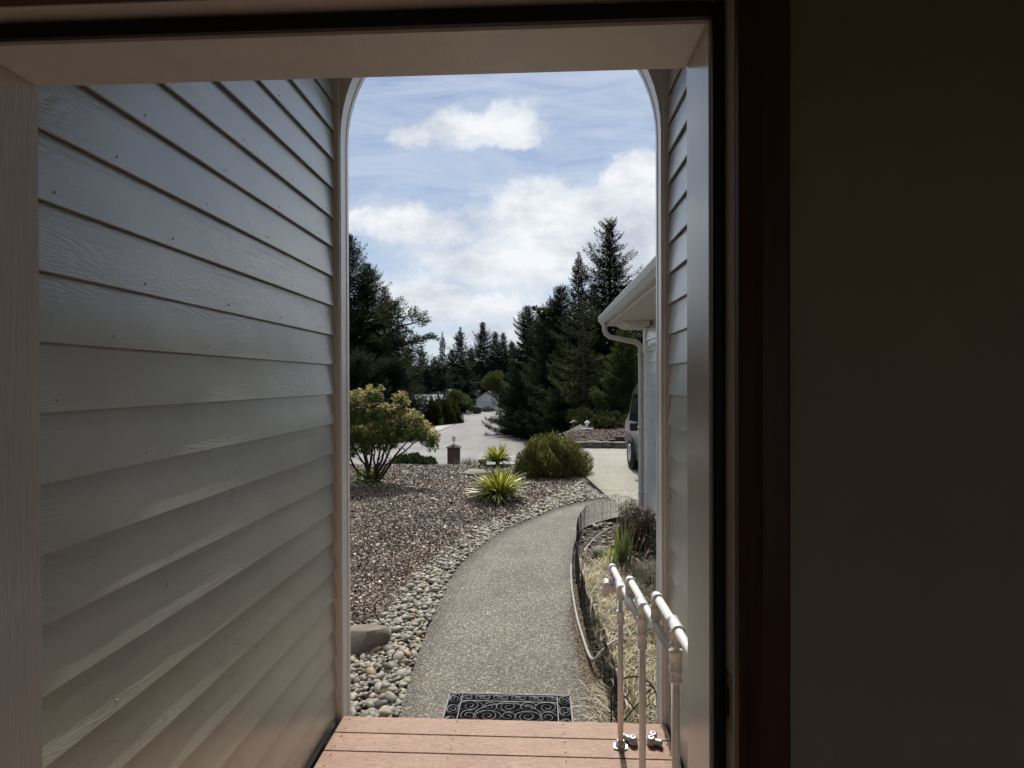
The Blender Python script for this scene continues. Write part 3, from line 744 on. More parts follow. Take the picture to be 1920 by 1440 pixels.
for yy in (MY1 - .047, MY0 + .047):
    for i in range(5):
        cx = MX0 + .16 + i * (MX1 - MX0 - .32) / 4
        for s in (-1, 1): mb.tube(spiral(cx + s * .034, yy, .030, 0 if s > 0 else math.pi, 1.4, s), tr_, 5)
        mb.tube(cring(cx, yy, .066, .026), tr_, 5)
for xx in (MX0 + .047, MX1 - .047):
    for i in range(4):
        cy = MY0 + .06 + i * (MY1 - MY0 - .12) / 3
        mb.tube(spiral(xx, cy, .033, math.pi / 2 * (1 if i % 2 else -1), 1.5, 1 if i % 2 else -1), tr_, 5); mb.tube(cring(xx, cy, .033, .045), tr_, 5)
cx0, cx1, cy0, cy1 = MX0 + .09, MX1 - .09, MY0 + .09, MY1 - .09
for i in range(5):
    for j in range(3):
        cx = cx0 + .06 + i * (cx1 - cx0 - .12) / 4; cy = cy0 + .05 + j * (cy1 - cy0 - .1) / 2
        mb.tube(spiral(cx, cy, .055, (i + j) * 1.3, 1.7, 1 if (i + j) % 2 else -1), tr_, 5)
        if (i + j) % 2 == 0: mb.tube(cring(cx, cy, .075, .052), tr_, 5)
mb.tube(cring((cx0 + cx1) / 2, (cy0 + cy1) / 2, .2, .13, 44), tr_, 5)
obj('scrollwork', local(mb, ml), M_rubber2, mat)

# ================= garage wing =================
GX, GY1, GW = 1.47, 8.02, 6.4
gar = thing('garage', 'light grey garage with gutter and swan-neck downspout on its near corner', 'garage', (GX, GY1, 0)); gl = (GX, GY1, 0)
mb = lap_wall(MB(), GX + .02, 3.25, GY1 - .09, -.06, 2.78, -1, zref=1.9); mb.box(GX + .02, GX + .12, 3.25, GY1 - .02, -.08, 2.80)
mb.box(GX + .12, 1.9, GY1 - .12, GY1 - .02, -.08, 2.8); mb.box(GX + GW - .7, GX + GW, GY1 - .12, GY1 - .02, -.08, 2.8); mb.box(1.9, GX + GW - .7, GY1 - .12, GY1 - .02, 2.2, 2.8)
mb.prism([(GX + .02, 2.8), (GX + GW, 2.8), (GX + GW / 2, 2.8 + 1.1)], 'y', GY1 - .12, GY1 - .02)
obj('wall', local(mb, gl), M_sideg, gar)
obj('garage_door', local(MB().box(1.9, GX + GW - .7, GY1 - .10, GY1 - .06, 0.0, 2.2), gl), M_trimw, gar)
mb = MB().box(GX - .016, GX + .02, GY1 - .088, GY1 + .012, -.05, 2.74, .003); mb.box(GX + .02, GX + .10, GY1 - .019, GY1 + .012, -.05, 2.74, .003)
obj('corner_board', local(mb, gl), M_trimw, gar)
EXX = .95                                # eave line
EZ = 2.80
# roof slab: from eave up toward +X
def roof_slab(x0, z0, x1, z1, th, ya, yb): return [(x0, z0), (x1, z1), (x1, z1 - th), (x0, z0 - th)]
sl = .36
mb = MB().prism([(EXX - .05, EZ + .075), (GX + GW / 2, EZ + .075 + (GX + GW / 2 - EXX + .05) * sl), (GX + GW + .55, EZ + .075), (GX + GW + .55, EZ + .045), (GX + GW / 2, EZ + .045 + (GX + GW / 2 - EXX + .05) * sl), (EXX - .05, EZ + .045)][::-1], 'y', 3.2, 8.36)
# shingle course butts along the far rake and eave
for i in range(34):
    ya = 3.25 + i * .15; mb.box(EXX - .052, EXX + .20, ya, ya + .13, EZ + .076 + (i % 3) * .002, EZ + .084 + (i % 3) * .003)
obj('roof', local(mb, gl), M_shing, gar)
mb = MB().box(EXX + .02, GX + .02, 3.3, 8.28, EZ - .05, EZ - .035)     # soffit
mb.box(EXX + .018, EXX + .038, 3.3, 8.30, EZ - .065, EZ + .083)        # fascia
mb.prism([(EXX + .04, EZ - .034), (GX + .25, EZ - .034), (GX + .25, EZ + .03), (EXX + .04, EZ + .08)], 'y', 8.24, 8.27)
# rake board on the gable end
for s in (0,):
    mb.prism([(EXX - .02, EZ - .02), (GX + GW / 2, EZ - .02 + (GX + GW / 2 - EXX) * sl), (GX + GW / 2, EZ + .08 + (GX + GW / 2 - EXX) * sl), (EXX - .02, EZ + .084)], 'y', 8.30, 8.33)
# boxed return hanging below the soffit at the corner
mb.prism([(EXX + .14, EZ - .052), (GX - .02, EZ - .052), (GX - .02, EZ - .115), (EXX + .26, EZ - .115)], 'y', GY1 - .5, 8.20)
obj('soffit', local(mb, gl), M_sof, gar)
# K-style gutter
g0 = EXX + .016
prof = [(g0, EZ - .03), (g0 - .050, EZ - .03), (g0 - .058, EZ - .024), (g0 - .062, EZ - .010), (g0 - .092, EZ + .020), (g0 - .102, EZ + .076), (g0 - .100, EZ + .088), (g0 - .088, EZ + .090), (g0 - .086, EZ + .080), (g0 - .002, EZ + .080), (g0, EZ + .082)]
mb = MB().prism(prof, 'y', 3.2, 8.37)
obj('gutter', local(mb, gl), M_gut, gar)
# downspout, corrugated rectangular tube approximated by a flattened tube
mb = MB(); d0 = Vector((g0 - .045, 8.02, EZ - .03))
pth = [d0, d0 + Vector((0, 0, -.10)), d0 + Vector((.02, 0, -.15)), d0 + Vector((.07, 0, -.195)), Vector((GX - .13, 8.0, EZ - .30)), Vector((GX - .085, 8.0, EZ - .325)), Vector((GX - .058, 8.0, EZ - .37)), Vector((GX - .054, 8.0, EZ - .45)), Vector((GX - .054, 8.0, .22)), Vector((GX - .075, 7.98, .14)), Vector((GX - .16, 7.95, .07))]
mb.tube(pth, .036, 8)
for zz in (2.32, 1.3, .4): mb.box(GX - .094, GX - .014, 7.955, 8.045, zz, zz + .022, .002)
ds = obj('downspout', local(mb, gl), M_gut, gar); autos(ds, 50)
# ================= stones =================
def ico(sub=2):
    import bmesh
    bm = bmesh.new(); bmesh.ops.create_icosphere(bm, subdivisions=sub, radius=1.0)
    V = np.array([v.co[:] for v in bm.verts]); Fc = np.array([[v.index for v in f.verts] for f in bm.faces]); bm.free(); return V, Fc
IV2, IF2 = ico(2); IV3, IF3 = ico(3); IV4, IF4 = ico(4)
def stone_shape(V, seed, rough=.12, sq=.45):
    r = np.random.default_rng(seed); P = V.copy()
    for _ in range(5):
        d = r.normal(size=3); d /= np.linalg.norm(d); P += V * (rough * r.uniform(-.6, 1) * np.cos((V @ d) * r.uniform(1.2, 2.6) + r.uniform(0, 6)))[:, None]
    return P * np.array([1.0, r.uniform(.62, .9), sq * r.uniform(.8, 1.2)])
shapes = [stone_shape(IV2, 100 + i) for i in range(14)]
shapes_hi = [stone_shape(IV3, 100 + i) for i in range(14)]
PO = [(470, 1480), (500, 1380), (540, 1290), (600, 1222), (650, 1212), (683, 1204), (703, 1168), (724, 1143), (762, 1093), (807, 1054), (849, 1018), (912, 981), (985, 961), (1004, 941), (1046, 926), (1087, 903)]
EO = resamp(poly3(PO), 60)
EI = EL[(np.linspace(0, 58, 60)).astype(int)]
# sample stones between the outer curve and the path edge
def fill_band(A, B, n, dmin, seed):
    r = np.random.default_rng(seed); L = np.linalg.norm(np.diff((A + B) / 2, axis=0), axis=1); W = np.linalg.norm(A - B, axis=1)[:-1]; w_ = L * (W + .05); w_ /= w_.sum()
    cell = {}; out = []
    for _ in range(n):
        i = r.choice(len(w_), p=w_); f = r.random(); s = r.uniform(.02, .985)
        a = A[i] * (1 - f) + A[i + 1] * f; b = B[i] * (1 - f) + B[i + 1] * f; p = a * (1 - s) + b * s
        k = (int(p[0] // dmin), int(p[1] // dmin)); ok = True
        for u_ in (-1, 0, 1):
            for v_ in (-1, 0, 1):
                for q in cell.get((k[0] + u_, k[1] + v_), ()):
                    if (q[0] - p[0]) ** 2 + (q[1] - p[1]) ** 2 < dmin * dmin: ok = False
        if ok: cell.setdefault(k, []).append(p); out.append((p[0], p[1], s))
    return np.array(out)
pb = fill_band(EO, EI, 30000, .027, 3)
pb = pb[(pb[:, 1] > 2.98) & (pb[:, 0] > -2.6)]
sc_ = np.clip(rng.lognormal(-3.72, .34, len(pb)), .013, .050)
big = rng.random(len(pb)) < .06; sc_[big] *= 1.35
# bigger stones near the front
order = np.argsort(pb[:, 1] - pb[:, 0] * 0)
def stone_M(x, y, z, s, r):
    return Matrix.Translation((x, y, z)) @ Matrix.Rotation(r.uniform(0, 6.28), 4, 'Z') @ Matrix.Rotation(r.normal(0, .28), 4, 'X') @ Matrix.Rotation(r.normal(0, .28), 4, 'Y') @ Matrix.Diagonal((s, s, s, 1))
rr = np.random.default_rng(11)
# visibility in the frame
vis = []
for i in order:
    x, y = pb[i][:2]; px = 1010 + x * 1070 / y
    if px > 648 and not (x > -1.04 and y < 3.29): vis.append(i)
ind = set(int(i) for i in vis[:300])
protos = []
for k in range(14):
    o = npmesh('river_stone', shapes_hi[k], IF3, M_stone, smooth=True)
    tag(o, 'smooth rounded river stone in the border along the left edge of the curved path', 'stone', 'river stones bordering the path'); protos.append(o)
used = [False] * 14
VV, FF, b = [], [], 0
for i in range(len(pb)):
    x, y, s = pb[i]; sc = sc_[i]; z = -.025 + sc * .38 + rr.uniform(0, .022)
    Mx = stone_M(x, y, z, sc, rr); k = int(rr.integers(14))
    if i in ind:
        if not used[k]: o = protos[k]; used[k] = True
        else: o = protos[k].copy(); C.objects.link(o)
        o.matrix_world = Mx
    else:
        A = np.array(Mx); VV.append(shapes[k] @ A[:3, :3].T + A[:3, 3]); FF.append(IF2 + b); b += len(IV2)
for k in range(14):
    if not used[k]: bpy.data.objects.remove(protos[k])
o = npmesh('river_stones', np.concatenate(VV), np.concatenate(FF), M_stone, smooth=True); tag(o, 'far run of small rounded river stones along the path edge', 'stones', kind='stuff')
# planter stones near the garage wall
q = []; r2 = np.random.default_rng(5)
VV, FF, b = [], [], 0
for i in range(330):
    y = r2.uniform(4.9, 7.8); e = float(np.interp(y, ER[:, 1], ER[:, 0])); x = r2.uniform(max(e + .05, .45), 1.42)
    s = float(np.clip(r2.lognormal(-3.5, .3), .018, .05)); A = np.array(stone_M(x, y, .0 + s * .3, s, r2)); k = int(r2.integers(14))
    VV.append(shapes[k] @ A[:3, :3].T + A[:3, 3]); FF.append(IF2 + b); b += len(IV2)
o = npmesh('planter_stones', np.concatenate(VV), np.concatenate(FF), M_stone, smooth=True); tag(o, 'river stones covering the soil of the planter by the garage wall', 'stones', kind='stuff')
def rock(name, lab, c, size, seed, m=M_rock, rough=.2, rz=0.0, cat='rock', group=None, V=IV4, Fc=IF4):
    P = stone_shape(V, seed, rough, 1.0); r = np.random.default_rng(seed)
    # facet it
    for _ in range(9):
        d = r.normal(size=3); d /= np.linalg.norm(d); h = r.uniform(.38, .8); pr = P @ d; P -= np.outer(np.clip(pr - h, 0, None) * .95, d)
    P *= np.array(size); o = npmesh(name, P, Fc, m, smooth=False); o.location = c; o.rotation_euler.z = rz
    autos(o, 28); return tag(o, lab, cat, group)
rock('boulder', 'large brown boulder beside the left arch post at the edge of the pebbles', (-1.50, 4.17, .02), (.36, .22, .14), 35, M_dkrock, rz=.15)
c = gnd(892, 888); rock('flat_rock', 'flat pale rock lying in the mulch behind the nearer yucca', (c.x, c.y + .1, -.0), (.34, .42, .085), 8)
c = gnd(905, 865); rock('pointed_rock', 'small dark pointed rock tilted in the mulch left of the farther yucca', (c.x, c.y, .03), (.24, .12, .15), 44, M_dkrock, rz=.5)
c = gnd(1128, 1040); rock('flat_stone', 'flat reddish brown stone inside the planter behind the green blades', (c.x, c.y, .02), (.14, .17, .06), 17)

# ================= mulch chips =================
n = 300000; y = 3.1 + (rng.random(n) ** 1.5) * 11.8; x = -1 * rng.random(n) * (1.2 + y * .36 * 1.0) + np.minimum(np.interp(y, EL[:, 1], EL[:, 0]), 1.0) * 1.0
x = np.where(y > 9.3, np.minimum(x, np.interp(y, DL[:, 1], DL[:, 0]) - .05), x)
eo = np.interp(y, EO[:, 1], EO[:, 0], right=9) + .05; keep = (x < eo - .0 + rng.normal(0, .05, n)) & (1010 + x * 1070 / y > 600) & (y < 15.4); x, y = x[keep], y[keep]; n = len(x)
z = mulch_z(x, y) + rng.random(n) * .02 + .002
L = np.clip(rng.lognormal(-4.15, .5, n), .006, .055) * (1 + .035 * y); D = unit(n); D[:, 2] *= .4
V, Q = leaves(np.stack([x, y, z], 1) - D * L[:, None] * .5, D, unit(n) * .9 + np.array([0, 0, .9]), L, L * rng.uniform(.3, .7, n))
tag(npmesh('bark_chips', V, Q, M_chip), 'brown shredded bark chips covering the garden bed', 'bark mulch', kind='stuff')
# leaf litter on the planter side edge of the path
n = 9000; y = rng.uniform(3.1, 5.5, n); e = np.interp(y, ER[:, 1], ER[:, 0]); x = e - np.abs(rng.normal(0, .07, n)) * np.interp(y, [3, 4.6, 5.5], [1.3, .8, .1]) + .02
m_, t = M('dry_litter'); c_ = t.ramp(island(t), [(0, (.08, .05, .035)), (.4, (.17, .11, .075)), (.7, (.30, .24, .16)), (1, (.13, .13, .06))]); finish(t, c_, .8, None, .2)
L = rng.uniform(.006, .02, n); D = unit(n); D[:, 2] *= .3
V, Q = leaves(np.stack([x, y, rng.uniform(.002, .012, n)], 1), D, np.tile([0, 0, 1.], (n, 1)) + unit(n) * .4, L, L * .45)
tag(npmesh('dry_litter', V, Q, m_), 'dry reddish leaf litter along the right edge of the path', 'leaf litter', kind='stuff')

n = 260; y = 3.1 + rng.random(n) ** 1.3 * 6.0; el_ = np.interp(y, EL[:, 1], EL[:, 0]); er_ = np.interp(y, ER[:, 1], ER[:, 0]); s = rng.beta(.5, .5, n); x = el_ + (er_ - el_) * (.02 + .96 * s)
L = rng.uniform(.008, .028, n); D = unit(n); D[:, 2] *= .15
V, Q = leaves(np.stack([x, y, np.full(n, .004)], 1), D, np.tile([0, 0, 1.], (n, 1)) + unit(n) * .25, L, L * rng.uniform(.12, .5, n))
tag(npmesh('path_debris', V, Q, m_), 'bits of bark and dry leaf scattered on the path', 'leaf litter', kind='stuff')
# ================= plants =================
def plant(name, lab, cat, loc, group=None): return thing(name, lab, cat, loc, group)
def blades(base, az, el, L, W, n=7, droop=.25, curl=.0, fold=.15):
    """strap leaves: arrays -> V,Q,colour coordinate (across)"""
    k = len(az); s = np.linspace(0, 1, n)
    d = np.stack([np.cos(az) * np.cos(el), np.sin(az) * np.cos(el), np.sin(el)], 1)
    side = np.stack([-np.sin(az), np.cos(az), 0 * az], 1)
    upv = np.cross(side, d) * -1
    ctr = base[:, None, :] + d[:, None, :] * (L[:, None] * s)[:, :, None]
    ctr[:, :, 2] -= (droop * L)[:, None] * (s ** 2.4)[None, :] if hasattr(droop, '__len__') else droop * L[:, None] * (s ** 2.4)[None, :]
    wd = W[:, None] * (np.minimum(1, .55 + s * 2.5) * np.clip((1 - s) * 2.6, 0.02, 1))[None, :]
    cols = []
    pts = []
    for a in (-1, -.45, 0, .45, 1):
        p = ctr + side[:, None, :] * (wd * a * .5)[:, :, None] + upv[:, None, :] * (wd * abs(a) * fold)[:, :, None]
        pts.append(p); cols.append(np.full((k, n), abs(a)))
    V = np.stack(pts, 2).reshape(-1, 3); Cc = np.stack(cols, 2).reshape(-1)
    idx = np.arange(k * n * 5).reshape(k, n, 5)
    Q = np.stack([idx[:, :-1, :-1], idx[:, :-1, 1:], idx[:, 1:, 1:], idx[:, 1:, :-1]], -1).reshape(-1, 4)
    col = np.stack([Cc, np.tile(np.repeat(s, 5), k), Cc * 0, Cc * 0 + 1], 1); return V, Q, col
def yucca(lab, loc, R0, n, seed):
    global rng
    sv = rng; rng = np.random.default_rng(seed)
    p = plant('yucca', lab, 'yucca', loc, 'variegated yuccas in the mulch')
    az = rng.uniform(0, 6.283, n); el = np.arcsin(np.clip(rng.uniform(.0, .99, n), -1, 1)); L = R0 * rng.uniform(.82, 1.15, n)
    base = np.stack([np.cos(az) * .05, np.sin(az) * .05, np.full(n, .05) + rng.uniform(0, .08, n)], 1)
    V, Q, col = blades(base, az, el, L, np.full(n, .046) * rng.uniform(.8, 1.15, n), 8, rng.uniform(.02, .22, n))
    npmesh('leaf_rosette', V, Q, M_yucca, p, True, col)
    # drooping old leaves
    k = n // 6; az = rng.uniform(0, 6.283, k); L = R0 * rng.uniform(.7, 1, k)
    base = np.stack([np.cos(az) * .06, np.sin(az) * .06, np.full(k, .10)], 1)
    V, Q, col = blades(base, az, np.full(k, .45), L, np.full(k, .03), 8, np.full(k, .62)); V[:, 2] = np.maximum(V[:, 2], .005)
    npmesh('old_leaves', V, Q, M_yold, p, True, col)
    obj('stem', MB().lathe([(.05, -.04), (.05, .04), (.03, .09), (.01, .12)], n=12), M_bark, p, True)
    rng = sv; return p
M_bark = simple('bark', (.045, .033, .024), .9, .4, 14, .8, 40, .2)
M_barkg = simple('grey_bark', (.11, .095, .08), .9, .4, 6, .8, 20, .2)
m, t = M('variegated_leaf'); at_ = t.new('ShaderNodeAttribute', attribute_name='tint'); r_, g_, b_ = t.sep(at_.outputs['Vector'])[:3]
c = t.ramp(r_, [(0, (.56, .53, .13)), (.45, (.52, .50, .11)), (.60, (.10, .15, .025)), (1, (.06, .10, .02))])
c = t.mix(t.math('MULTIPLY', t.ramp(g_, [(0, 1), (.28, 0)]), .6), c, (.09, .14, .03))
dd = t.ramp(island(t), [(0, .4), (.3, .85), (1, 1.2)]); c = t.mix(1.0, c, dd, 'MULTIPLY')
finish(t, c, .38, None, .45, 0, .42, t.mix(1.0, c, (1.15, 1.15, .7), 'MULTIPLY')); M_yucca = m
m, t = M('old_yucca_leaf'); c = t.ramp(island(t), [(0, (.10, .13, .05)), (.6, (.20, .22, .10)), (1, (.36, .33, .2))]); finish(t, c, .5, None, .3, 0, .2); M_yold = m
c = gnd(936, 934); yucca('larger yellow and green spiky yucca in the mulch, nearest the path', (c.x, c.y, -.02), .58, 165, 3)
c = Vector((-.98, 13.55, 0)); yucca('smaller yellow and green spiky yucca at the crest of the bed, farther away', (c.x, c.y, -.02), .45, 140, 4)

# flowering shrub (pieris) at left: stems and whorls
def ellip_pts(lobes, n, shell=.55):
    """points in a union of ellipsoids, biased to the outside"""
    w_ = np.array([l[3] * l[4] * l[5] for l in lobes]) ** .8; w_ /= w_.sum(); i = rng.choice(len(lobes), n, p=w_); Lb = np.array(lobes)[i]
    d = unit(n); r = rng.random(n) ** (1 / 3.) * (1 - shell) + shell * rng.random(n) ** .15; r = np.minimum(r, 1)
    return Lb[:, :3] + d * Lb[:, 3:6] * r[:, None], d, r
def whorls(P, D, per, L, W, spread=1.0):
    n = len(P); az = rng.uniform(0, 6.283, (n, per)) ; 
    ax = D / np.linalg.norm(D, axis=1, keepdims=True); tmp = np.cross(ax, unit(n)); tmp /= np.linalg.norm(tmp, axis=1, keepdims=True); t2 = np.cross(ax, tmp)
    dirs = ax[:, None, :] * rng.uniform(.25, .9, (n, per, 1)) + spread * (tmp[:, None, :] * np.cos(az)[:, :, None] + t2[:, None, :] * np.sin(az)[:, :, None])
    PP = np.repeat(P, per, 0); dirs = dirs.reshape(-1, 3); m_ = len(PP)
    return leaves(PP, dirs, np.repeat(ax, per, 0) + unit(m_) * .35, L * rng.uniform(.7, 1.2, m_), W * rng.uniform(.8, 1.2, m_), bend=.12)
def limb(mb, a, b, r0, r1, wob=.06, n=7, seed=0):
    r = np.random.default_rng(seed); a, b = Vector(a), Vector(b); pts = []
    o = Vector((0, 0, 0))
    for i in range(n):
        t_ = i / (n - 1); o = o + Vector(r.normal(0, wob, 3)) * (1 if 0 < i < n - 1 else 0) * (b - a).length / n * 2
        pts.append(a.lerp(b, t_) + o * math.sin(math.pi * t_))
    mb.tube(pts, [r0 + (r1 - r0) * i / (n - 1) for i in range(n)], 7); return pts
bc = gnd(695, 906); by = bc.y
def bp(px, py, dy=0.0): v_ = at(px, py, by + dy); return (v_.x - bc.x, v_.y - by, v_.z)
lobes = []
for (px, py, dy, rx, ry, rz) in [(668, 775, 0, .30, .4, .26), (700, 770, -.2, .26, .35, .22), (735, 790, 0, .42, .5, .28), (770, 800, .2, .36, .4, .22), (798, 815, 0, .24, .35, .17), (640, 810, 0, .5, .5, .35), (700, 812, 0, .45, .4, .17), (745, 815, .3, .34, .4, .15), (665, 752, .2, .13, .2, .16), (695, 755, 0, .12, .2, .14), (745, 768, -.1, .16, .2, .12), (590, 800, 0, .5, .5, .45), (645, 838, .1, .4, .4, .18), (690, 838, -.1, .28, .3, .13), (725, 834, .2, .22, .3, .11), (662, 846, .2, .2, .3, .10), (670, 742, 0, .09, .12, .14), (702, 748, -.1, .08, .1, .13), (752, 760, .1, .09, .1, .11), (652, 760, -.2, .15, .2, .18), (785, 785, 0, .12, .14, .10), (820, 818, .1, .07, .1, .06), (812, 826, 0, .10, .2, .08), (720, 775, -.3, .2, .2, .16)]:
    lobes.append((*bp(px, py, dy), rx, ry, rz))
r9 = np.random.default_rng(77); base_l = list(lobes); lobes = [(l[0], l[1], l[2], l[3] * .8, l[4] * .8, l[5] * .78) for l in base_l]
for k in range(46):
    l = base_l[int(r9.integers(len(base_l)))]; dd = r9.normal(size=3); dd /= np.linalg.norm(dd); dd[2] = abs(dd[2]) * .9 - .1; q_ = r9.uniform(.07, .14)
    lobes.append((l[0] + dd[0] * l[3] * .95, l[1] + dd[1] * l[4] * .9, l[2] + dd[2] * l[5] * .95, q_, q_, q_ * r9.uniform(.8, 1.5)))
sh = plant('flowering_shrub', 'tall multi-stemmed shrub with orange-tipped yellow green leaves on the left of the mulch bed', 'shrub', (bc.x, by, -.02))
P, D, r = ellip_pts(lobes, 4300, .5); kp = P[:, 2] > .50; P, D, r = P[kp], D[kp], r[kp]
D = D * .8 + np.array([0, 0, .75])
V, Q = whorls(P, D, 7, .062, .019); M_pier = leafmat('shrub_leaf', [(.045, .08, .02), (.065, .11, .026), (.095, .14, .034), (.14, .18, .045), (.20, .22, .07)], .38, .42, 3.0, .35, .55, 1.7)
npmesh('foliage', V, Q, M_pier, sh)
# new growth on the outer top
P, D, r = ellip_pts(lobes, 5200, .92); ok = (D[:, 2] > .05) & (P[:, 2] > .8); P, D = P[ok][:1250], D[ok][:1250]
V, Q = whorls(P + D * .05, D + np.array([0, 0, .9]), 8, .072, .018, .6)
npmesh('new_growth', V, Q, leafmat('shrub_tip', [(.22, .23, .08), (.30, .23, .10), (.38, .21, .12), (.20, .24, .08), (.42, .34, .20)], .45, .45, 2.0, .3, .3, 1.5), sh)
mb = MB()
for i, (px, py, dy) in enumerate([(672, 800, 0), (690, 790, .2), (720, 800, -.1), (745, 815, .1), (768, 822, .2), (655, 815, -.1), (700, 815, -.2), (640, 830, .1), (730, 800, .3), (790, 820, .05), (710, 770, 0)]):
    e = bp(px, py, dy); a_ = random.uniform(0, 6.28); b0 = (math.cos(a_) * .07 + (e[0]) * .06, math.sin(a_) * .07, 0.0)
    pts = limb(mb, b0, e, .032 * random.uniform(.75, 1.15), .010, .09, 8, 40 + i)
    for k in range(3):
        j = random.randint(3, 6); q = pts[j]; limb(mb, q, q + Vector((random.uniform(-.3, .3), random.uniform(-.25, .25), random.uniform(.12, .4))), .010, .004, .1, 5, 70 + i * 3 + k)
obj('stems', mb, M_bark, sh, True)
P = np.stack([rng.normal(-.1, .18, 260), rng.normal(0, .12, 260), rng.uniform(.0, .28, 260)], 1)
V, Q = whorls(P, unit(260) + np.array([0, 0, .8]), 6, .05, .016); npmesh('lower_sprouts', V, Q, M_pier, sh)

# heather mound right of the yuccas
def mound(name, lab, cat, loc, rx, ry, rz, n, L, W, m, m2=None, frac=.3, seed=1, up=1.2, group=None, lump_=.12):
    global rng
    sv = rng; rng = np.random.default_rng(seed)
    p = plant(name, lab, cat, loc, group)
    d = unit(n); d[:, 2] = np.abs(d[:, 2]); ph = rng.uniform(0, 6, 6)
    az = np.arctan2(d[:, 1], d[:, 0]); bumpy = 1 + lump_ * (np.sin(az * 3 + ph[0]) * np.cos(d[:, 2] * 5 + ph[1]) + .7 * np.sin(az * 7 + d[:, 2] * 6 + ph[2]) + .5 * np.sin(az * 13 + ph[3] + d[:, 2] * 11))
    r = (1 - .45 * rng.random(n) ** 2.2) * bumpy; P = d * np.array([rx, ry, rz]) * r[:, None]; P[:, 2] *= .9
    D = d * np.array([1, 1, .6]) + np.array([0, 0, up]) + unit(n) * .35; Ls = L * rng.uniform(.5, 1.3, n)
    V, Q = leaves(P - D * .3 * Ls[:, None], D, unit(n), Ls, W)
    k = int(n * (1 - frac)) if m2 else n
    npmesh('foliage', V[:k * 4], Q[:k], m, p)
    if m2: npmesh('tips', V[k * 4:], Q[k:] - k * 4, m2, p)
    rng = sv; return p
M_heath = leafmat('heather_leaf', [(.035, .045, .014), (.06, .07, .02), (.09, .095, .026), (.13, .12, .035)], .30, .6, 3.2, .3, .5, 1.7)
M_heath2 = leafmat('heather_tip', [(.14, .145, .05), (.20, .19, .075), (.16, .12, .065), (.26, .24, .12)], .4, .6, 4, .2, .3, 1.6)
hb = gnd(1034, 896)
mound('heather_bush', 'broad dark green heather mound between the yuccas and the driveway', 'bush', (hb.x + .03, hb.y + .62, -.05),   .76, .66, .86, 26000, .12, .011, M_heath, M_heath2, .28, 5, 1.0)
M_jun = leafmat('juniper_leaf', [(.018, .032, .016), (.03, .05, .025), (.05, .07, .035)], .2, .6, 4, .3, .5)
for i, (px, py, Y, rx, rz, lab) in enumerate([(768, 858, 14.9, .48, .27, 'low spreading juniper at the crest of the mulch bed, right of the shrub stems'), (797, 861, 14.8, .30, .15, 'small dark tuft of juniper at the right end of the low hedge')]):
    v_ = at(px, py, Y); mound('juniper', lab, 'juniper', (v_.x, Y, H(v_.x, Y) - .04), rx, .6, rz + .1, 5200, .10, .028, M_jun, seed=20 + i, up=.5, group='junipers on the crest')
M_dry = leafmat('dry_grass', [(.52, .45, .30), (.66, .59, .42), (.76, .70, .53), (.40, .36, .21), (.84, .79, .66)], .3, .6, 5, .2, .3, 1.0, .95)
v_ = at(880, 856, 15.0); 
def tuft(name, lab, loc, n, L, W, m, spread=.05, elmin=.5, droop=.35, seed=1, cat='grass tuft', group=None):
    global rng
    sv = rng; rng = np.random.default_rng(seed); p = plant(name, lab, cat, loc, group)
    az = rng.uniform(0, 6.283, n); el = rng.uniform(elmin, 1.5, n); Ls = L * rng.uniform(.6, 1.1, n)
    base = np.stack([rng.normal(0, spread, n), rng.normal(0, spread, n), np.zeros(n)], 1)
    V, Q, c_ = blades(base, az, el, Ls, np.full(n, W), 6, rng.uniform(0, droop, n)); npmesh('blades', V, Q, m, p, True, c_); rng = sv; return p
tuft('grass_tuft', 'sparse wispy grass tuft on the crest right of the brick pillar', (v_.x, 15.0, H(v_.x, 15) - .02), 260, .36, .006, leafmat('wispy', [(.10, .10, .05), (.16, .14, .09), (.08, .09, .04)], .3), .16, .7, .3, 8)
M_iris = leafmat('iris_leaf', [(.15, .18, .06), (.20, .235, .085), (.12, .145, .05), (.28, .30, .14)], .3, .4, 8, .4, .2, 1.7)
M_varg = leafmat('pale_leaf', [(.38, .38, .22), (.28, .31, .14), (.45, .42, .28)], .4, .45, 8, .3, .15, 1.3)
c = gnd(1166, 1085); tuft('iris_plant', 'clump of upright bright green sword leaves in the planter', (c.x, c.y, 0), 30, .60, .030, M_iris, .045, 1.2, .14, 12, 'iris')
c = gnd(1146, 1078); tuft('variegated_plant', 'pale striped sword leaves leaning left beside the green iris clump', (c.x, c.y, 0), 34, .44, .022, M_varg, .05, .85, .3, 13, 'iris')
c = gnd(1214, 1118); tuft('sedge_tuft', 'dark green sedge tuft in the dry grass next to the right arch post', (c.x, c.y, 0), 55, .26, .008, leafmat('sedge', [(.05, .09, .02), (.08, .12, .03), (.14, .17, .05)], .35), .05, .6, .25, 14)
tuft('yellow_sedge', 'yellow green strappy clump low behind the near scroll fence panel', (.74, 3.55, 0), 40, .28, .013, leafmat('ysedge', [(.30, .32, .10), (.38, .38, .13), (.20, .23, .07)], .4), .07, .35, .35, 15)
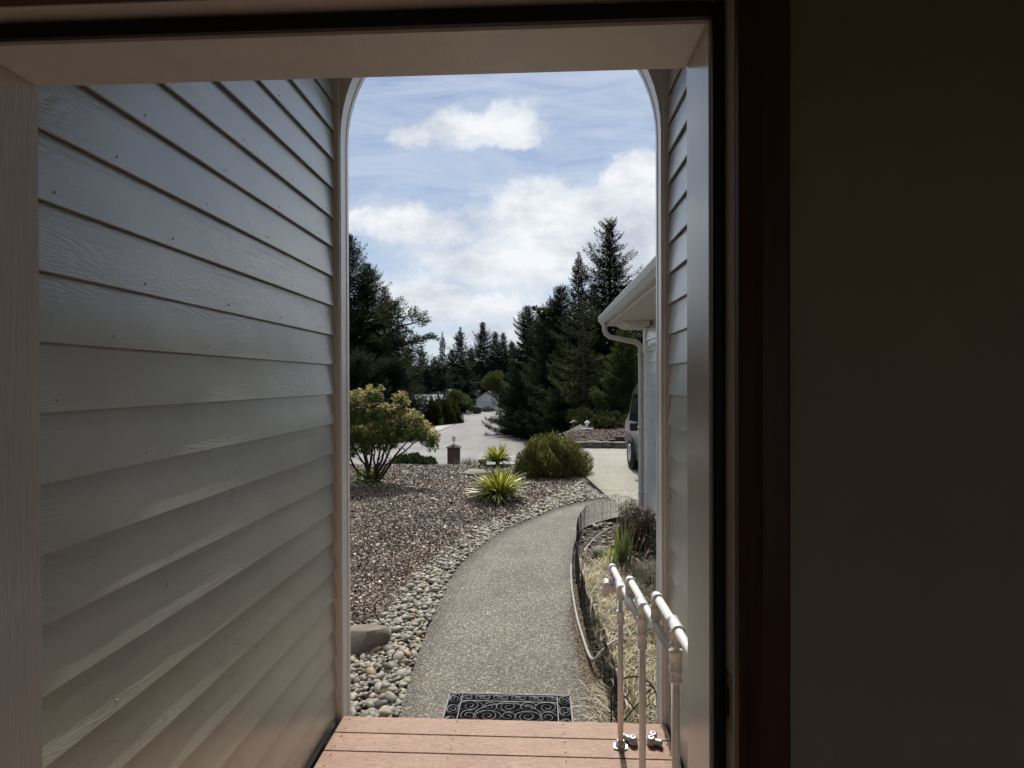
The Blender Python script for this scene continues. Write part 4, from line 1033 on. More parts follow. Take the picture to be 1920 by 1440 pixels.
# red-leaved nandina
def shrub(name, lab, loc, lobes, n, per, L, W, m, stems=6, seed=2, cat='shrub'):
    global rng
    sv = rng; rng = np.random.default_rng(seed); p = plant(name, lab, cat, loc)
    P, D, r = ellip_pts(lobes, n, .3); V, Q = whorls(P, D + np.array([0, 0, .4]), per, L, W); npmesh('foliage', V, Q, m, p)
    mb = MB()
    for i in range(stems):
        l = lobes[i % len(lobes)]; limb(mb, (rng.normal(0, .03), rng.normal(0, .03), 0), (l[0] + rng.normal(0, l[3] * .4), l[1] + rng.normal(0, l[4] * .4), l[2] + l[5] * .5), .008, .003, .08, 6, seed * 10 + i)
    obj('stems', mb, M_bark, p, True); rng = sv; return p
shrub('red_leaved_shrub', 'small twiggy shrub with red tips between the wire fence and garage wall', (1.13, 6.55, 0), [(-.02, 0, .36, .22, .2, .18), (.05, .05, .20, .24, .25, .16), (-.08, .1, .48, .13, .12, .12), (.08, -.1, .44, .12, .12, .12), (-.16, .0, .22, .12, .2, .14)], 2600, 4, .030, .008, leafmat('nandina', [(.09, .045, .04), (.07, .07, .04), (.15, .07, .06), (.05, .05, .035), (.19, .12, .11), (.12, .12, .09)], .35, .5, 6), 12, 31)
shrub('trailing_shrub', 'dark small-leaved shrub against the foot of the garage wall', (1.33, 6.0, 0), [(-.02, 0, .2, .15, .3, .16), (.0, .3, .3, .10, .25, .2), (-.02, -.35, .12, .14, .2, .10)], 1500, 4, .024, .010, leafmat('smallleaf', [(.03, .04, .02), (.05, .06, .03), (.20, .19, .15)], .25, .4, 6), 14, 33)
# dry blond grass filling the near planter
n = 21000; y = 3.1 + rng.random(n) * 2.75; e = np.interp(y, ER[:, 1], ER[:, 0]); x = e + .075 + rng.random(n) ** .9 * (1.1)
az = np.where(x - e < .3, rng.uniform(-1.6, 1.6, n), rng.uniform(0, 6.283, n)); V, Q, c_ = blades(np.stack([x, y, np.full(n, -.01)], 1), az, rng.uniform(.25, 1.15, n), rng.uniform(.14, .46, n), np.full(n, .0085), 6, rng.uniform(.3, .75, n))
V[:, 2] = np.maximum(V[:, 2], .0) + (rng.random(len(V)) * .004)
tag(npmesh('dry_grass', V, Q, M_dry, None, True, c_), 'blond dead grass flopping over the planter behind the handrail', 'dry grass', kind='stuff')
# sparse wisps spilling over the edge near the deck
n = 190; y = rng.uniform(3.05, 3.6, n); e = np.interp(y, ER[:, 1], ER[:, 0]); x = e + rng.normal(0, .05, n); az = rng.normal(2.6, .8, n)
V, Q, c_ = blades(np.stack([x, y, np.full(n, .0)], 1), az, rng.uniform(.2, .9, n), rng.uniform(.06, .2, n), np.full(n, .004), 6, rng.uniform(.2, .5, n)); V[:, 2] = np.maximum(V[:, 2], .004)
tag(npmesh('path_edge_grass', V, Q, M_dry, None, True, c_), 'dry grass wisps spilling onto the path beside the mat', 'dry grass', kind='stuff')

# ================= wire edging fence =================
def hoop_panel(Wp, Hp, a):
    """one panel: overlapping tall arches with bottom wires; local x along fence"""
    mb = MB(); r = .0019
    for k in range(4):
        w_ = Wp / 2.0; x0 = -Wp / 2 + k * (Wp - w_) / 3; pts = [(x0, 0, -.06), (x0, 0, Hp - w_ / 2)]
        for j in range(1, 8): q = math.pi - j / 8 * math.pi; pts.append((x0 + w_ / 2 + w_ / 2 * math.cos(q), 0, Hp - w_ / 2 + w_ / 2 * math.sin(q)))
        pts += [(x0 + w_, 0, Hp - w_ / 2), (x0 + w_, 0, -.06)]; mb.tube(pts, r, 5)
    for zz in (.05, Hp * .42): mb.tube([(-Wp / 2, 0, zz), (Wp / 2, 0, zz)], r * .9, 5)
    return mb
fence = thing('wire_edging_fence', 'black wire hoop edging fence following the right edge of the path', 'garden fence', (float(ER[20, 0]), float(ER[20, 1]), 0))
EF = ER + np.array([.035, 0]); s_ = np.r_[0, np.cumsum(np.linalg.norm(np.diff(EF, axis=0), axis=1))]
Wp = .19; base_me = None; d = 0.0
i0 = s_[np.argmin(abs(EF[:, 1] - 3.2))]; d = i0; r3 = random.Random(4)
while d < s_[-1] - .25:
    x = float(np.interp(d, s_, EF[:, 0])); y = float(np.interp(d, s_, EF[:, 1])); x2 = float(np.interp(d + Wp, s_, EF[:, 0])); y2 = float(np.interp(d + Wp, s_, EF[:, 1]))
    if base_me is None:
        o = obj('hoop_panel', hoop_panel(Wp * 1.02, .30, 0), M_wire, fence); base_me = o.data
    else: o = bpy.data.objects.new('hoop_panel', base_me); C.objects.link(o); o.parent = fence
    far = (y + y2) / 2 > 5.6
    o.location = ((x + x2) / 2 - fence.location.x, (y + y2) / 2 - fence.location.y, .0 + (r3.uniform(-.02, .06) if far else 0)); o.rotation_euler = (r3.uniform(-.02, .06), r3.uniform(-.03, .03), math.atan2(y2 - y, x2 - x)); d += Wp
# near scroll panels
def scroll_panel(W_, H_):
    mb = MB(); r = .0042
    pts = [(-W_ / 2, 0, -.08), (-W_ / 2, 0, H_ * .62)] + [(W_ / 2 * math.cos(math.pi - j / 12 * math.pi), 0, H_ * .62 + H_ * .38 * math.sin(j / 12 * math.pi)) for j in range(1, 12)] + [(W_ / 2, 0, H_ * .62), (W_ / 2, 0, -.08)]
    mb.tube(pts, r, 7); mb.tube([(-W_ / 2, 0, .02), (W_ / 2, 0, .02)], r * .8, 6)
    mb.tube([(-W_ * .36, 0, .05), (W_ * .36, 0, H_ * .80)], r * .8, 6); mb.tube([(W_ * .36, 0, .05), (-W_ * .36, 0, H_ * .80)], r * .8, 6)
    cz = H_ * .43
    def sp(cx, cz_, r0, a0, s): 
        mb.tube([(cx + r0 * (1 - .65 * i / 20) * math.cos(a0 + s * 7.5 * i / 20), 0, cz_ + r0 * (1 - .65 * i / 20) * math.sin(a0 + s * 7.5 * i / 20)) for i in range(21)], r * .7, 6)
    for sx in (-1, 1):
        for sz in (-1, 1):
            sp(sx * W_ * .26, cz + sz * H_ * .30, W_ * .20, math.pi / 2 * (1 - sx), sx * sz); sp(sx * W_ * .38, cz + sz * H_ * .06, W_ * .10, math.pi / 2 * (1 + sx), -sx * sz)
    return mb
for (xx, lab) in ((.520, 'arched black scroll fence panel behind the two far handrail posts'), (.79, 'arched black scroll fence panel partly hidden by the right arch post')):
    fp = thing('scroll_fence_panel', lab, 'fence panel', (xx, 3.16, 0), 'near scroll fence panels'); obj('wire_scrolls', scroll_panel(.25, .335), M_wire, fp)
# hose
hp = [(1071, 1058, .01), (1071, 1085, .012), (1075, 1120, .012), (1082, 1158, .012), (1092, 1192, .014), (1102, 1222, .03), (1110, 1236, .06), (1118, 1234, .09), (1128, 1222, .12), (1140, 1210, .13), (1155, 1200, .12), (1170, 1190, .12), (1192, 1175, .10), (1225, 1155, .06)]
tag(obj('garden_hose', MB().tube(smooth_path([gnd(x, y, z + .006) for x, y, z in hp]), .0105, 10), M_hose, smooth=True), 'pale garden hose running along the path edge and looping into the dry grass', 'hose')
hp = [(1140, 1240, .05), (1152, 1256, .06), (1170, 1260, .07), (1190, 1253, .07), (1210, 1240, .08), (1232, 1226, .08), (1250, 1212, .06)]
tag(obj('bent_pipe', MB().tube(smooth_path([gnd(x, y, z) for x, y, z in hp]), .0085, 8), M_hose, smooth=True), 'short curved grey pipe crossing the dry grass behind the nearest posts', 'pipe')
hp = [(1095, 1035, .06), (1105, 1020, .10), (1120, 1005, .13), (1140, 992, .14), (1158, 985, .12)]
tag(obj('grey_stick', MB().tube(smooth_path([gnd(x, y, z) for x, y, z in hp]), .007, 8), M_hose, smooth=True), 'bleached bent cane leaning among the wire hoops', 'cane')
# ================= conifers and trees =================
def needles(name, cols, dark=.5, trans=.2): return leafmat(name, cols, trans, .85, .22, .04, dark, 1.5)
M_con = needles('spruce_needles', [(.010, .018, .010), (.018, .028, .014), (.028, .040, .018), (.045, .055, .024)])
M_con2 = needles('olive_needles', [(.022, .030, .012), (.035, .045, .016), (.055, .062, .022), (.08, .075, .03)], .4)
M_confar = needles('far_needles', [(.015, .025, .018), (.023, .035, .025), (.036, .048, .032)], .35)
M_cyp = needles('cypress_leaves', [(.032, .055, .018), (.05, .08, .024), (.08, .105, .034), (.055, .042, .024)], .4, .35)
M_dec = needles('olive_leaves', [(.05, .06, .022), (.08, .09, .03), (.11, .115, .045)], .35, .35)
def conifer(name, lab, px, topy, Y, Rb, crown=.12, dens=1.0, leaf=.30, m=M_con, seed=0, group='conifers along the street', trunk_r=.16, droop=.25, shape=1.0, irr=.35, base=None, botr=.75, limbs=(), gap=.0):
    global rng
    sv = rng; rng = np.random.default_rng(seed + 1000)
    top = at(px, topy, Y); x0 = top.x; z0 = H(x0, Y) if base is None else base; Ht = top.z - z0
    p = thing(name, lab, 'tree', (x0, Y, z0), group)
    mb = MB(); lean = rng.normal(0, .008, 2)
    tp = [(lean[0] * t_ * Ht, lean[1] * t_ * Ht, -.3 + t_ * (Ht + .2)) for t_ in np.linspace(0, 1, 9)]
    mb.tube(tp, [trunk_r * (1 - .93 * t_) for t_ in np.linspace(0, 1, 9)], 8)
    Ps, Ds, Ls = [], [], []
    zc = crown * Ht; z = zc; ph = rng.uniform(0, 6.28, 3)
    zs = []
    while z < Ht * .985:
        zs.append(z); z += (.15 + .016 * (Ht - z)) / dens ** .5 * rng.uniform(.7, 1.3)
    for z in zs:
        t_ = (z - zc) / (Ht - zc); prof = (1 - t_) ** shape * (botr + (1 - botr) * min(1, t_ * 5)); k = int(rng.integers(4, 7))
        a0 = rng.uniform(0, 6.28); lump_ = 1 + irr * math.sin(z * 1.3 + ph[0]) * .5
        for j in range(k):
            az = a0 + j * 6.283 / k + rng.normal(0, .25); L = Rb * prof * rng.uniform(1 - irr, 1 + irr * .5) * (lump_ + irr * .4 * math.sin(az * 2 + ph[1] + z * .4)) + .06
            if rng.random() < gap: L *= .3
            el = rng.normal(.12 - .35 * (1 - t_) * droop * 2, .1) + (.55 * t_ ** 2); n_ = max(4, int(L / leaf * 15 * dens))
            s = rng.random(n_) ** .7; d = np.array([math.cos(az) * math.cos(el), math.sin(az) * math.cos(el), math.sin(el)]); sd_ = np.array([-math.sin(az), math.cos(az), 0])
            lat = rng.normal(0, 1, n_) * L * .17 * (1.15 - s) ; pz = -droop * L * .5 * np.sin(s * 2.2) + .16 * L * s ** 3 + rng.normal(0, .05 + .02 * L, n_)
            P = d[None] * (s * L)[:, None] + sd_[None] * lat[:, None]; P[:, 2] += z + pz - np.abs(lat) * .25; P[:, 0] += lean[0] * z; P[:, 1] += lean[1] * z
            D = d[None] + sd_[None] * np.sign(lat)[:, None] * rng.uniform(.1, .9, (n_, 1)) + rng.normal(0, .25, (n_, 3)) + np.array([0, 0, -.1])
            Ps.append(P); Ds.append(D); Ls.append(np.full(n_, leaf) * rng.uniform(.6, 1.25, n_) * (1 - .25 * s) * (.38 + .62 * (1 - t_) ** .7))
            if L > .8 and rng.random() < .6: mb.tube([(lean[0] * z, lean[1] * z, z), tuple(d * L * .5 + np.array([0, 0, z - droop * L * .4])), tuple(d * L * .9 + np.array([0, 0, z - droop * L * .4]))], [max(.012, .018 * L), .012 * L, .005], 4)
    for (ex, ey, rad, flat) in limbs:       # named big limbs with a foliage pad at their end
        e = at(ex, ey, Y + rng.uniform(-1, 1)); e = np.array([e.x - x0, rng.uniform(-1, 1), e.z - z0]); zs0 = max(1.0, e[2] - abs(e[0]) * .25)
        mb.tube([(0, 0, zs0), (e[0] * .5, e[1] * .5, (zs0 + e[2]) / 2 - .1), tuple(e)], [trunk_r * .38, trunk_r * .25, .03], 5)
        n_ = int(330 * dens * rad ** 1.6 * (.3 / leaf) ** 1.5); dd = unit(n_); P = e[None] + dd * np.array([rad, rad * .9, rad * flat]) * (rng.random(n_) ** .5)[:, None]
        P[:, 2] += .18 * rad * np.sin(P[:, 0] * 3 + P[:, 1] * 2)
        Ps.append(P); Ds.append(dd * np.array([1, 1, .4]) + np.array([np.sign(e[0]) * .5, 0, .15])); Ls.append(np.full(n_, leaf) * rng.uniform(.6, 1.2, n_))
    P = np.concatenate(Ps); D = np.concatenate(Ds); L = np.concatenate(Ls); nn = len(P)
    V, Q = leaves(P, D, unit(nn) * .8 + np.array([0, 0, 1.]), L, L * .42, bend=.12)
    obj('trunk', mb, M_barkg, p, True); npmesh('crown', V, Q, m, p); rng = sv; return p
EV = 'tall dark evergreen '
# left group
conifer('spruce_tree', 'tallest dark spruce on the far left, cut by the left arch post', 652, 436, 83, 8.51, .06, 1.5, 0.49, M_con, 1, trunk_r=0.67, droop=.3, shape=.72, irr=.45)
conifer('spruce_tree', 'broad dark spruce just right of the leftmost one, merging with it', 690, 492, 87, 7.21, .05, 1.5, 0.49, M_con, 2, trunk_r=0.48, shape=.62, irr=.5)
conifer('spruce_tree', 'rounded dark spruce with upswept limbs left of the bare-trunk cypress', 722, 535, 91, 5.37, .04, 1.4, 0.49, M_con, 3, trunk_r=0.40, shape=.6, irr=.5)
conifer('cypress_tree', 'wind-shaped cypress with a bare trunk and flat limbs reaching right', 745, 562, 80, 2.22, .55, .8, 0.38, M_con2, 4, trunk_r=0.42, droop=.1, shape=.6, irr=.6, group='conifers along the street',
        limbs=[(768, 588, 2.22, .35), (785, 600, 1.48, .4), (742, 570, 1.67, .5), (720, 590, 2.22, .5), (790, 634, 1.67, .28), (806, 632, 1.29, .3), (770, 642, 2.22, .3), (725, 640, 2.41, .4), (778, 660, 1.85, .35), (715, 680, 2.59, .4), (760, 620, 1.11, .3), (735, 610, 1.48, .4)])
conifer('dark_evergreen', 'dense dark rounded evergreen below the cypress trunk, behind the flowering shrub', 738, 676, 70, 5.00, .0, 1.8, 0.38, M_con, 5, group=None, shape=.42, irr=.3, botr=1)
conifer('dark_evergreen', 'dark low evergreen farthest left behind the flowering shrub', 672, 668, 67, 6.29, .0, 1.6, 0.38, M_con, 6, group=None, shape=.45, irr=.3, botr=1)
# right group
conifer('spruce_tree', 'tallest spruce of all, with open ragged top, right of the street', 1145, 408, 50, 4.9, .05, 1.9, .34, M_con, 11, trunk_r=.36, droop=.3, shape=.66, irr=.6, gap=.1)
conifer('spruce_tree', 'slender spruce with thin pointed top left of the tallest one', 1086, 470, 48, 3.5, .06, 1.7, .32, M_con, 12, trunk_r=.24, droop=.3, shape=.85, irr=.5, gap=.15)
conifer('spruce_tree', 'dense dark spruce in the middle of the right group', 1050, 535, 64, 4.8, .04, 2.0, .36, M_con, 13, trunk_r=.3, shape=.62, irr=.35, limbs=[(1004, 578, .35, .5), (1014, 584, .6, .5), (1026, 590, .8, .5)])
conifer('spruce_tree', 'bushy spruce nearest the street in the right group', 990, 572, 84, 5.2, .03, 2.0, .36, M_con, 14, trunk_r=.3, shape=.62, irr=.35, botr=1)
conifer('spruce_tree', 'shorter full spruce between the bushy and the dense one', 1018, 590, 78, 5.4, .02, 2.0, .34, M_con, 15, trunk_r=.2, shape=.55, irr=.35, botr=1)
conifer('fir_tree', 'bare-trunked fir standing before the right group, trunk seen down to the ground', 1096, 560, 38, 2.2, .30, .9, .26, M_con2, 16, trunk_r=.17, droop=.3, shape=.6, irr=.5, gap=.2, limbs=[(1130, 668, .8, .2), (1122, 700, .7, .25)])
conifer('spruce_tree', 'ragged spruce filling the gap between the tallest spruce and the slender one', 1112, 530, 59, 3.8, .05, 1.7, .36, M_con, 27, shape=.6, irr=.5, gap=.1, base=-3.4)
conifer('spruce_tree', 'dense spruce stepping up between the bushy one and the slender one', 1034, 562, 70, 4.6, .02, 2.0, .36, M_con, 28, shape=.55, irr=.35, botr=1)
conifer('spruce_tree', 'dark spruce low behind the fir trunk', 1070, 640, 52, 3.3, .0, 1.8, .34, M_con, 17, shape=.5, irr=.3, botr=1, base=-2.8)
conifer('spruce_tree', 'dark spruce behind the light green cypress and gutter', 1168, 560, 56, 3.6, .05, 1.6, .36, M_con, 18, shape=.55, irr=.4, base=-2.0)
conifer('spruce_tree', 'spruce hidden mostly behind the garage downspout', 1215, 585, 52, 3.6, .0, 1.5, .36, M_con, 19, shape=.5, irr=.4, base=-1.0)
conifer('spruce_tree', 'small spruce at the right kerb with branches down to the ground', 966, 690, 92, 2.6, .0, 1.8, .32, M_con, 20, shape=.55, irr=.3, botr=1)
conifer('light_cypress', 'bright green conical cypress close behind the parked van', 1172, 612, 27, 1.35, .0, 2.2, .15, M_cyp, 21, group=None, shape=.55, irr=.25, botr=1, droop=-.3, trunk_r=.1, base=-.1)
# centre far
far = [(829, 622, 150, 2.1, .8, 'thin far conifer with a bare spire, leftmost of the centre row', .5), (846, 655, 160, 3.2, 1.2, 'short far conifer second from the left in the centre row', .6), (861, 612, 165, 3.6, 1.2, 'narrow far conifer with a fine pointed top in the centre row', .95), (884, 652, 175, 3.8, 1.3, 'shorter far conifer between the pointed and the bushy one', .7), (905, 602, 170, 4.6, 1.3, 'bushy tallest conifer of the centre row', .7), (930, 620, 175, 3.6, 1.2, 'far conifer right of the bushy one', .8), (944, 622, 180, 3.6, 1.2, 'far conifer at the right end of the centre row', .8), (815, 668, 165, 4, 1.2, 'low far conifer behind the house with the grey roof', .6), (790, 655, 190, 5, 1.0, 'pale far conifer seen right of the cypress trunk', .6), (765, 650, 200, 5, 1.0, 'pale far conifer seen through the cypress limbs', .6), (800, 690, 150, 4, 1.2, 'low round-topped far conifer above the grey roof', .5), (960, 640, 190, 5, 1.2, 'far conifer half hidden by the bushy spruce', .6), (730, 660, 190, 5, 1.0, 'faint far conifer behind the left evergreens', .6), (700, 640, 185, 5.5, 1.0, 'faint far conifer at the left beyond the spruces', .6), (875, 690, 150, 3.6, 1.2, 'lower full conifer in front of the centre row', .5), (855, 688, 135, 2.4, 1.1, 'slim conifer above the round tree', .8), (925, 680, 200, 6, 1.2, 'wide dark conifer behind the olive tree', .5)]
for i, (px, ty, Y, Rb, dn, lab, shp) in enumerate(far):
    if 866 < px < 965: Y += 45
    elif px > 840: Y += 22
    Rb *= Y / 172
    conifer('conifer', lab, px, ty, Y, Rb * 2.05, .03, dn * 1.1, .70, M_confar, 40 + i, 'far conifers at the end of the street', trunk_r=.3, shape=max(shp, .9), irr=.6, botr=.95)
def crown_tree(name, lab, px, topy, Y, Rx, Rz, cz, m, leaf=.22, n=3500, seed=1, group=None, trunk_r=.12, base=None, cat='tree', lob=15):
    global rng
    sv = rng; rng = np.random.default_rng(seed + 500); top = at(px, topy, Y); x0 = top.x; z0 = H(x0, Y) if base is None else base; Ht = top.z - z0
    p = thing(name, lab, cat, (x0, Y, z0), group); lobes = []; mb = MB(); c0 = Ht * cz
    for i in range(lob):
        d = unit(1)[0]; d[2] = abs(d[2]) * .9 - .2; q = np.array([0, 0, c0]) + d * np.array([Rx, Rx, Rz]) * rng.uniform(.4, .85); k_ = rng.uniform(.2, .46); lobes.append((*q, Rx * k_, Rx * k_, Rz * k_ * .8))
        limb(mb, (0, 0, c0 * .35), tuple(q), trunk_r * .5, .02, .08, 5, i)
    P, D, r = ellip_pts(lobes, n, .5); P = P[P[:, 2] > .02]; k = len(P); V, Q = leaves(P, unit(k) + np.array([0, 0, .3]), unit(k), leaf * rng.uniform(.5, 1.2, k), leaf * .45)
    mb.tube([(0, 0, -.3), (0, 0, c0 * .4), (0, 0, c0)], [trunk_r, trunk_r * .8, trunk_r * .4], 7)
    obj('trunk', mb, M_barkg, p, True); npmesh('crown', V, Q, m, p); rng = sv; return p
crown_tree('olive_tree', 'olive green broadleaf tree beside the white garage at the street end', 928, 682, 182, 4.6, 6.0, .55, M_dec, .42, 9500, 1, lob=28)
crown_tree('round_tree', 'round leafy tree with a thin trunk before the grey roofed house', 854, 724, 130, 3.0, 3.0, .62, M_dec, .32, 7000, 2, lob=20)
for i, (px, ty, Y, Rx, lab) in enumerate([(812, 752, 112, 2.0, 'tall dark hedge bush left end beside the sidewalk'), (830, 749, 115, 2.1, 'dark hedge bush in the middle beside the sidewalk'), (845, 755, 119, 1.9, 'dark hedge bush right end next to the kerb bend')]):
    v_ = at(px, ty, Y); zb = H(v_.x, Y); mound('hedge_bush', lab, 'bush', (v_.x, Y, zb - .1), Rx, 2.0, (v_.z - zb) * 1.08, 9000, .42, .2, M_con2, seed=60 + i, up=.3, lump_=.22, group='hedge bushes beside the sidewalk')
v_ = at(879, 759, 160); zb = H(v_.x, 160); mound('low_bush', 'low green bush at the foot of the hedge near the far driveway', 'bush', (v_.x, 160, zb), 2.6, 1.6, v_.z - zb + .3, 2600, .4, .2, M_dec, seed=71, up=.4)
v_ = at(913, 764, 172); zb = H(v_.x, 172); mound('flowering_bush', 'small bush with pale flowers in front of the white garage', 'bush', (v_.x, 172, zb), 2.2, 1.4, v_.z - zb + .2, 1800, .4, .22, leafmat('pale_blossom', [(.3, .32, .2), (.5, .48, .4), (.12, .16, .06)], .2, .6, 2), seed=72, up=.3)
for i, (px, py, Y, Rx, Rz, lab) in enumerate([(1130, 778, 24, 1.0, .55, 'dark low bush under the cypress left of the van'), (1100, 770, 30, 1.3, .9, 'dark bush at the foot of the bare-trunked fir'), (1158, 778, 22, .9, .7, 'brown-green straggly bush just left of the van'), (1035, 790, 33, 1.8, .6, 'low dark shrub under the right spruces'), (985, 799, 82, 2.2, .9, 'low shrub with reddish leaves at the corner of the street'), (1060, 796, 30, 1.0, .45, 'round dark shrub on the lawn left of the lantern')]):
    crown_tree('garden_bush', lab, px, py, Y, Rx, Rz, .5, [M_con, M_con2, M_con2, M_con, leafmat('reddish', [(.10, .05, .03), (.05, .05, .02), (.14, .07, .05)], .3, .6, 1), M_con][i], .14, 3200, 30 + i, cat='bush')
# low understory right of street to close the view beneath the crowns
n = 26000; x = rng.uniform(-.5, 13, n); y = rng.uniform(34, 62, n); hgt = rng.random(n) ** 1.5 * 1.9
kp = x > np.interp(y, [34, 48, 62], [.8, 4.8, 5.6]); x, y, hgt = x[kp], y[kp], hgt[kp]
V, Q = leaves(np.stack([x, y, hz(x, y) + hgt * (.6 + .4 * np.sin(x * 2.1) * np.sin(y * 1.3))], 1), unit(len(x)), unit(len(x)), .35, .16); tag(npmesh('undergrowth', V, Q, M_con), 'dark undergrowth beneath the right hand spruces', 'undergrowth', kind='stuff')
n = 60000; x = rng.uniform(-130, 70, n); y = rng.uniform(205, 232, n); hgt = rng.random(n) ** .8 * (9 + 4 * np.sin(x * .21) + 3 * np.sin(x * .53 + 1))
V, Q = leaves(np.stack([x, y, -7.5 + hgt], 1), unit(n), unit(n), 1.3, .6); tag(npmesh('distant_wood', V, Q, M_confar), 'far dark wood closing the view behind the houses', 'wood', kind='stuff')

# ================= mailbox pillar =================
Y = 27.; v_ = at(851, 858, Y); zb = H(v_.x, Y); top = at(851, 832, Y).z; pw = .27
pil = thing('brick_pillar', 'brick pillar with a little pitched roof at the street edge, carrying a lamp', 'pillar', (v_.x, Y, zb)); pl_ = (v_.x, Y, zb)
ze = at(851, 839, Y).z
obj('brick_body', local(MB().box(v_.x - pw, v_.x + pw, Y - pw, Y + pw, zb - .2, ze), pl_), M_brick, pil)
mb = MB(); c4 = [(v_.x - pw - .05, Y - pw - .05, ze), (v_.x + pw + .05, Y - pw - .05, ze), (v_.x + pw + .05, Y + pw + .05, ze), (v_.x - pw - .05, Y + pw + .05, ze)]
mb.add(c4 + [(p[0], p[1], ze + .035) for p in c4] + [(v_.x, Y, top)], [(3, 2, 1, 0), (0, 1, 5, 4), (1, 2, 6, 5), (2, 3, 7, 6), (3, 0, 4, 7), (4, 5, 8), (5, 6, 8), (6, 7, 8), (7, 4, 8)])
obj('cap', local(mb, pl_), M_capd, pil)
lp = thing('pillar_lamp', 'small glass lantern on a short stem on top of the brick pillar', 'lamp', (v_.x, Y, top - .03)); ll = (v_.x, Y, top - .03); t0 = top - .03
obj('stem', local(MB().tube([(v_.x, Y, t0), (v_.x, Y, t0 + .16)], .018, 8), ll), M_galv, lp)
obj('glass_body', local(MB().lathe([(.05, t0 + .16), (.075, t0 + .19), (.085, t0 + .33), (.06, t0 + .36)], (v_.x, Y, 0), 12), ll), simple('frosted_glass', (.55, .53, .48), .25, .05), lp, True)
obj('lamp_cap', local(MB().lathe([(.092, t0 + .361), (.07, t0 + .39), (.02, t0 + .43)], (v_.x, Y, 0), 12), ll), M_galv, lp)

# ================= retaining walls, bed, ornaments =================
wall = thing('stone_edging', 'low dark rock wall with pale tops along the back of the driveway', 'stone wall', (2.0, 16.75, 0))
r4 = random.Random(9); x = 1.0
while x < 6.5:
    L_ = r4.uniform(.3, .55); P = stone_shape(IV3, r4.randint(0, 9999), .16, 1.0) * np.array([L_ * .56, .17, .12 + r4.uniform(-.02, .02)])
    o = npmesh('wall_rock', P, IF3, M_dkrock, wall); o.location = (x + L_ / 2 - 2.0, r4.uniform(-.04, .04) + (x - 3) ** 2 * .01, .05 + .02 * math.sin(x)); autos(o, 30)
    cpp = npmesh('flat_top', P * np.array([.9, .95, .16]), IF3, M_rock, o); cpp.location = (0, .0, .105); x += L_ * .95
bw = thing('brick_terrace_wall', 'stepped dark brick retaining wall holding the raised bark bed', 'brick wall', (2.4, 17.5, 0))
for i, (xa, xb, ya, zt) in enumerate([(.95, 1.55, 17.55, .14), (1.5, 2.35, 17.35, .20), (2.3, 3.2, 17.5, .27), (3.15, 4.2, 17.35, .32), (4.15, 5.6, 17.5, .36)]):
    mb = MB()
    xx = xa
    while xx < xb - .02:
        mb.box(xx + .004, min(xx + .29, xb), ya, ya + .14, -.05, zt + r4.uniform(-.008, .008), .012); xx += .3
    obj('brick_course', local(mb, (2.4, 17.5, 0)), M_brick, bw)
grid_mesh('raised_bark_bed', np.linspace(.9, 7, 50), np.linspace(17.45, 21.5, 40), lambda x, y: np.interp(x, [.9, 2, 3, 4.5, 7], [.10, .17, .24, .30, .3]) * sst(22, 20.8, y) + lump(x * 3, y * 3, .02) - .02, simple('red_bark', (.075, .045, .034), .9, .5, 14, .9, 50))
grid_mesh('lawn', np.linspace(-.2, 9, 30), np.linspace(21.3, 29, 30), lambda x, y: hz(x, y) + .0, simple('shade_toned_lawn', (.04, .04, .027), .9, .3, 3, .7, 60))  # lawn colour darkened to carry the shade of the trees
n = 9000; x = rng.uniform(.95, 6.5, n); y = rng.uniform(17.6, 21.2, n)
zz_ = np.interp(x, [.9, 2, 3, 4.5, 7], [.10, .17, .24, .30, .3]) * sst(22, 20.8, y) + lump(x * 3, y * 3, .02) - .01 + rng.random(n) * .02
V, Q = leaves(np.stack([x, y, zz_], 1), unit(n) * np.array([1, 1, .4]), unit(n) * .8 + np.array([0, 0, .9]), rng.uniform(.03, .09, n), .03)
m, t = M('red_chips'); finish(t, t.ramp(island(t), [(0, (.04, .022, .016)), (.6, (.10, .06, .045)), (.93, (.19, .13, .10)), (1, (.38, .32, .28))]), .7, None, .2); M_rchip = m
tag(npmesh('raised_bed_chips', V, Q, M_rchip), 'loose bark chips on the raised bed behind the driveway', 'bark mulch', kind='stuff')
def orn(px, py, Y): v_ = at(px, py, Y); return (v_.x, Y, H(v_.x, Y) + .12)
M_whit = simple('white_plastic', (.70, .70, .68), .35, .08, 10)
l_ = orn(1101, 815, 21.3); o = thing('garden_lantern', 'white diamond-shaped garden lantern on a pale slab in the raised bed', 'lantern', l_)
obj('slab', MB().box(-.24, .24, -.12, .12, -.03, .03, .01), M_walk, o); obj('glass_body', MB().lathe([(.03, .05), (.03, .12), (.025, .14), (.10, .23), (.105, .26), (.04, .32), (.015, .34)], n=8), M_whit, o)
l_ = orn(1050, 811, 25); l_ = (l_[0], l_[1], l_[2] - .1); o = thing('solar_light', 'small white mushroom light left of the lantern on the lawn edge', 'garden light', l_)
obj('stake', MB().tube([(0, 0, 0), (0, 0, .2)], .012, 6), M_galv, o); obj('shade', MB().lathe([(.06, .19), (.055, .22), (.02, .24)], n=12), M_whit, o)
l_ = orn(1075, 810, 23); l_ = (l_[0], l_[1], l_[2] - .1); o = thing('bird_feeder', 'small grey bird feeder with a tilted roof on a pole left of the lantern', 'bird feeder', l_)
obj('pole', MB().tube([(0, 0, 0), (0, 0, .28)], .014, 6), M_galv, o); obj('roof', MB().prism([(-.13, .27), (.13, .31), (.03, .36)], 'y', -.10, .10), M_walk, o)

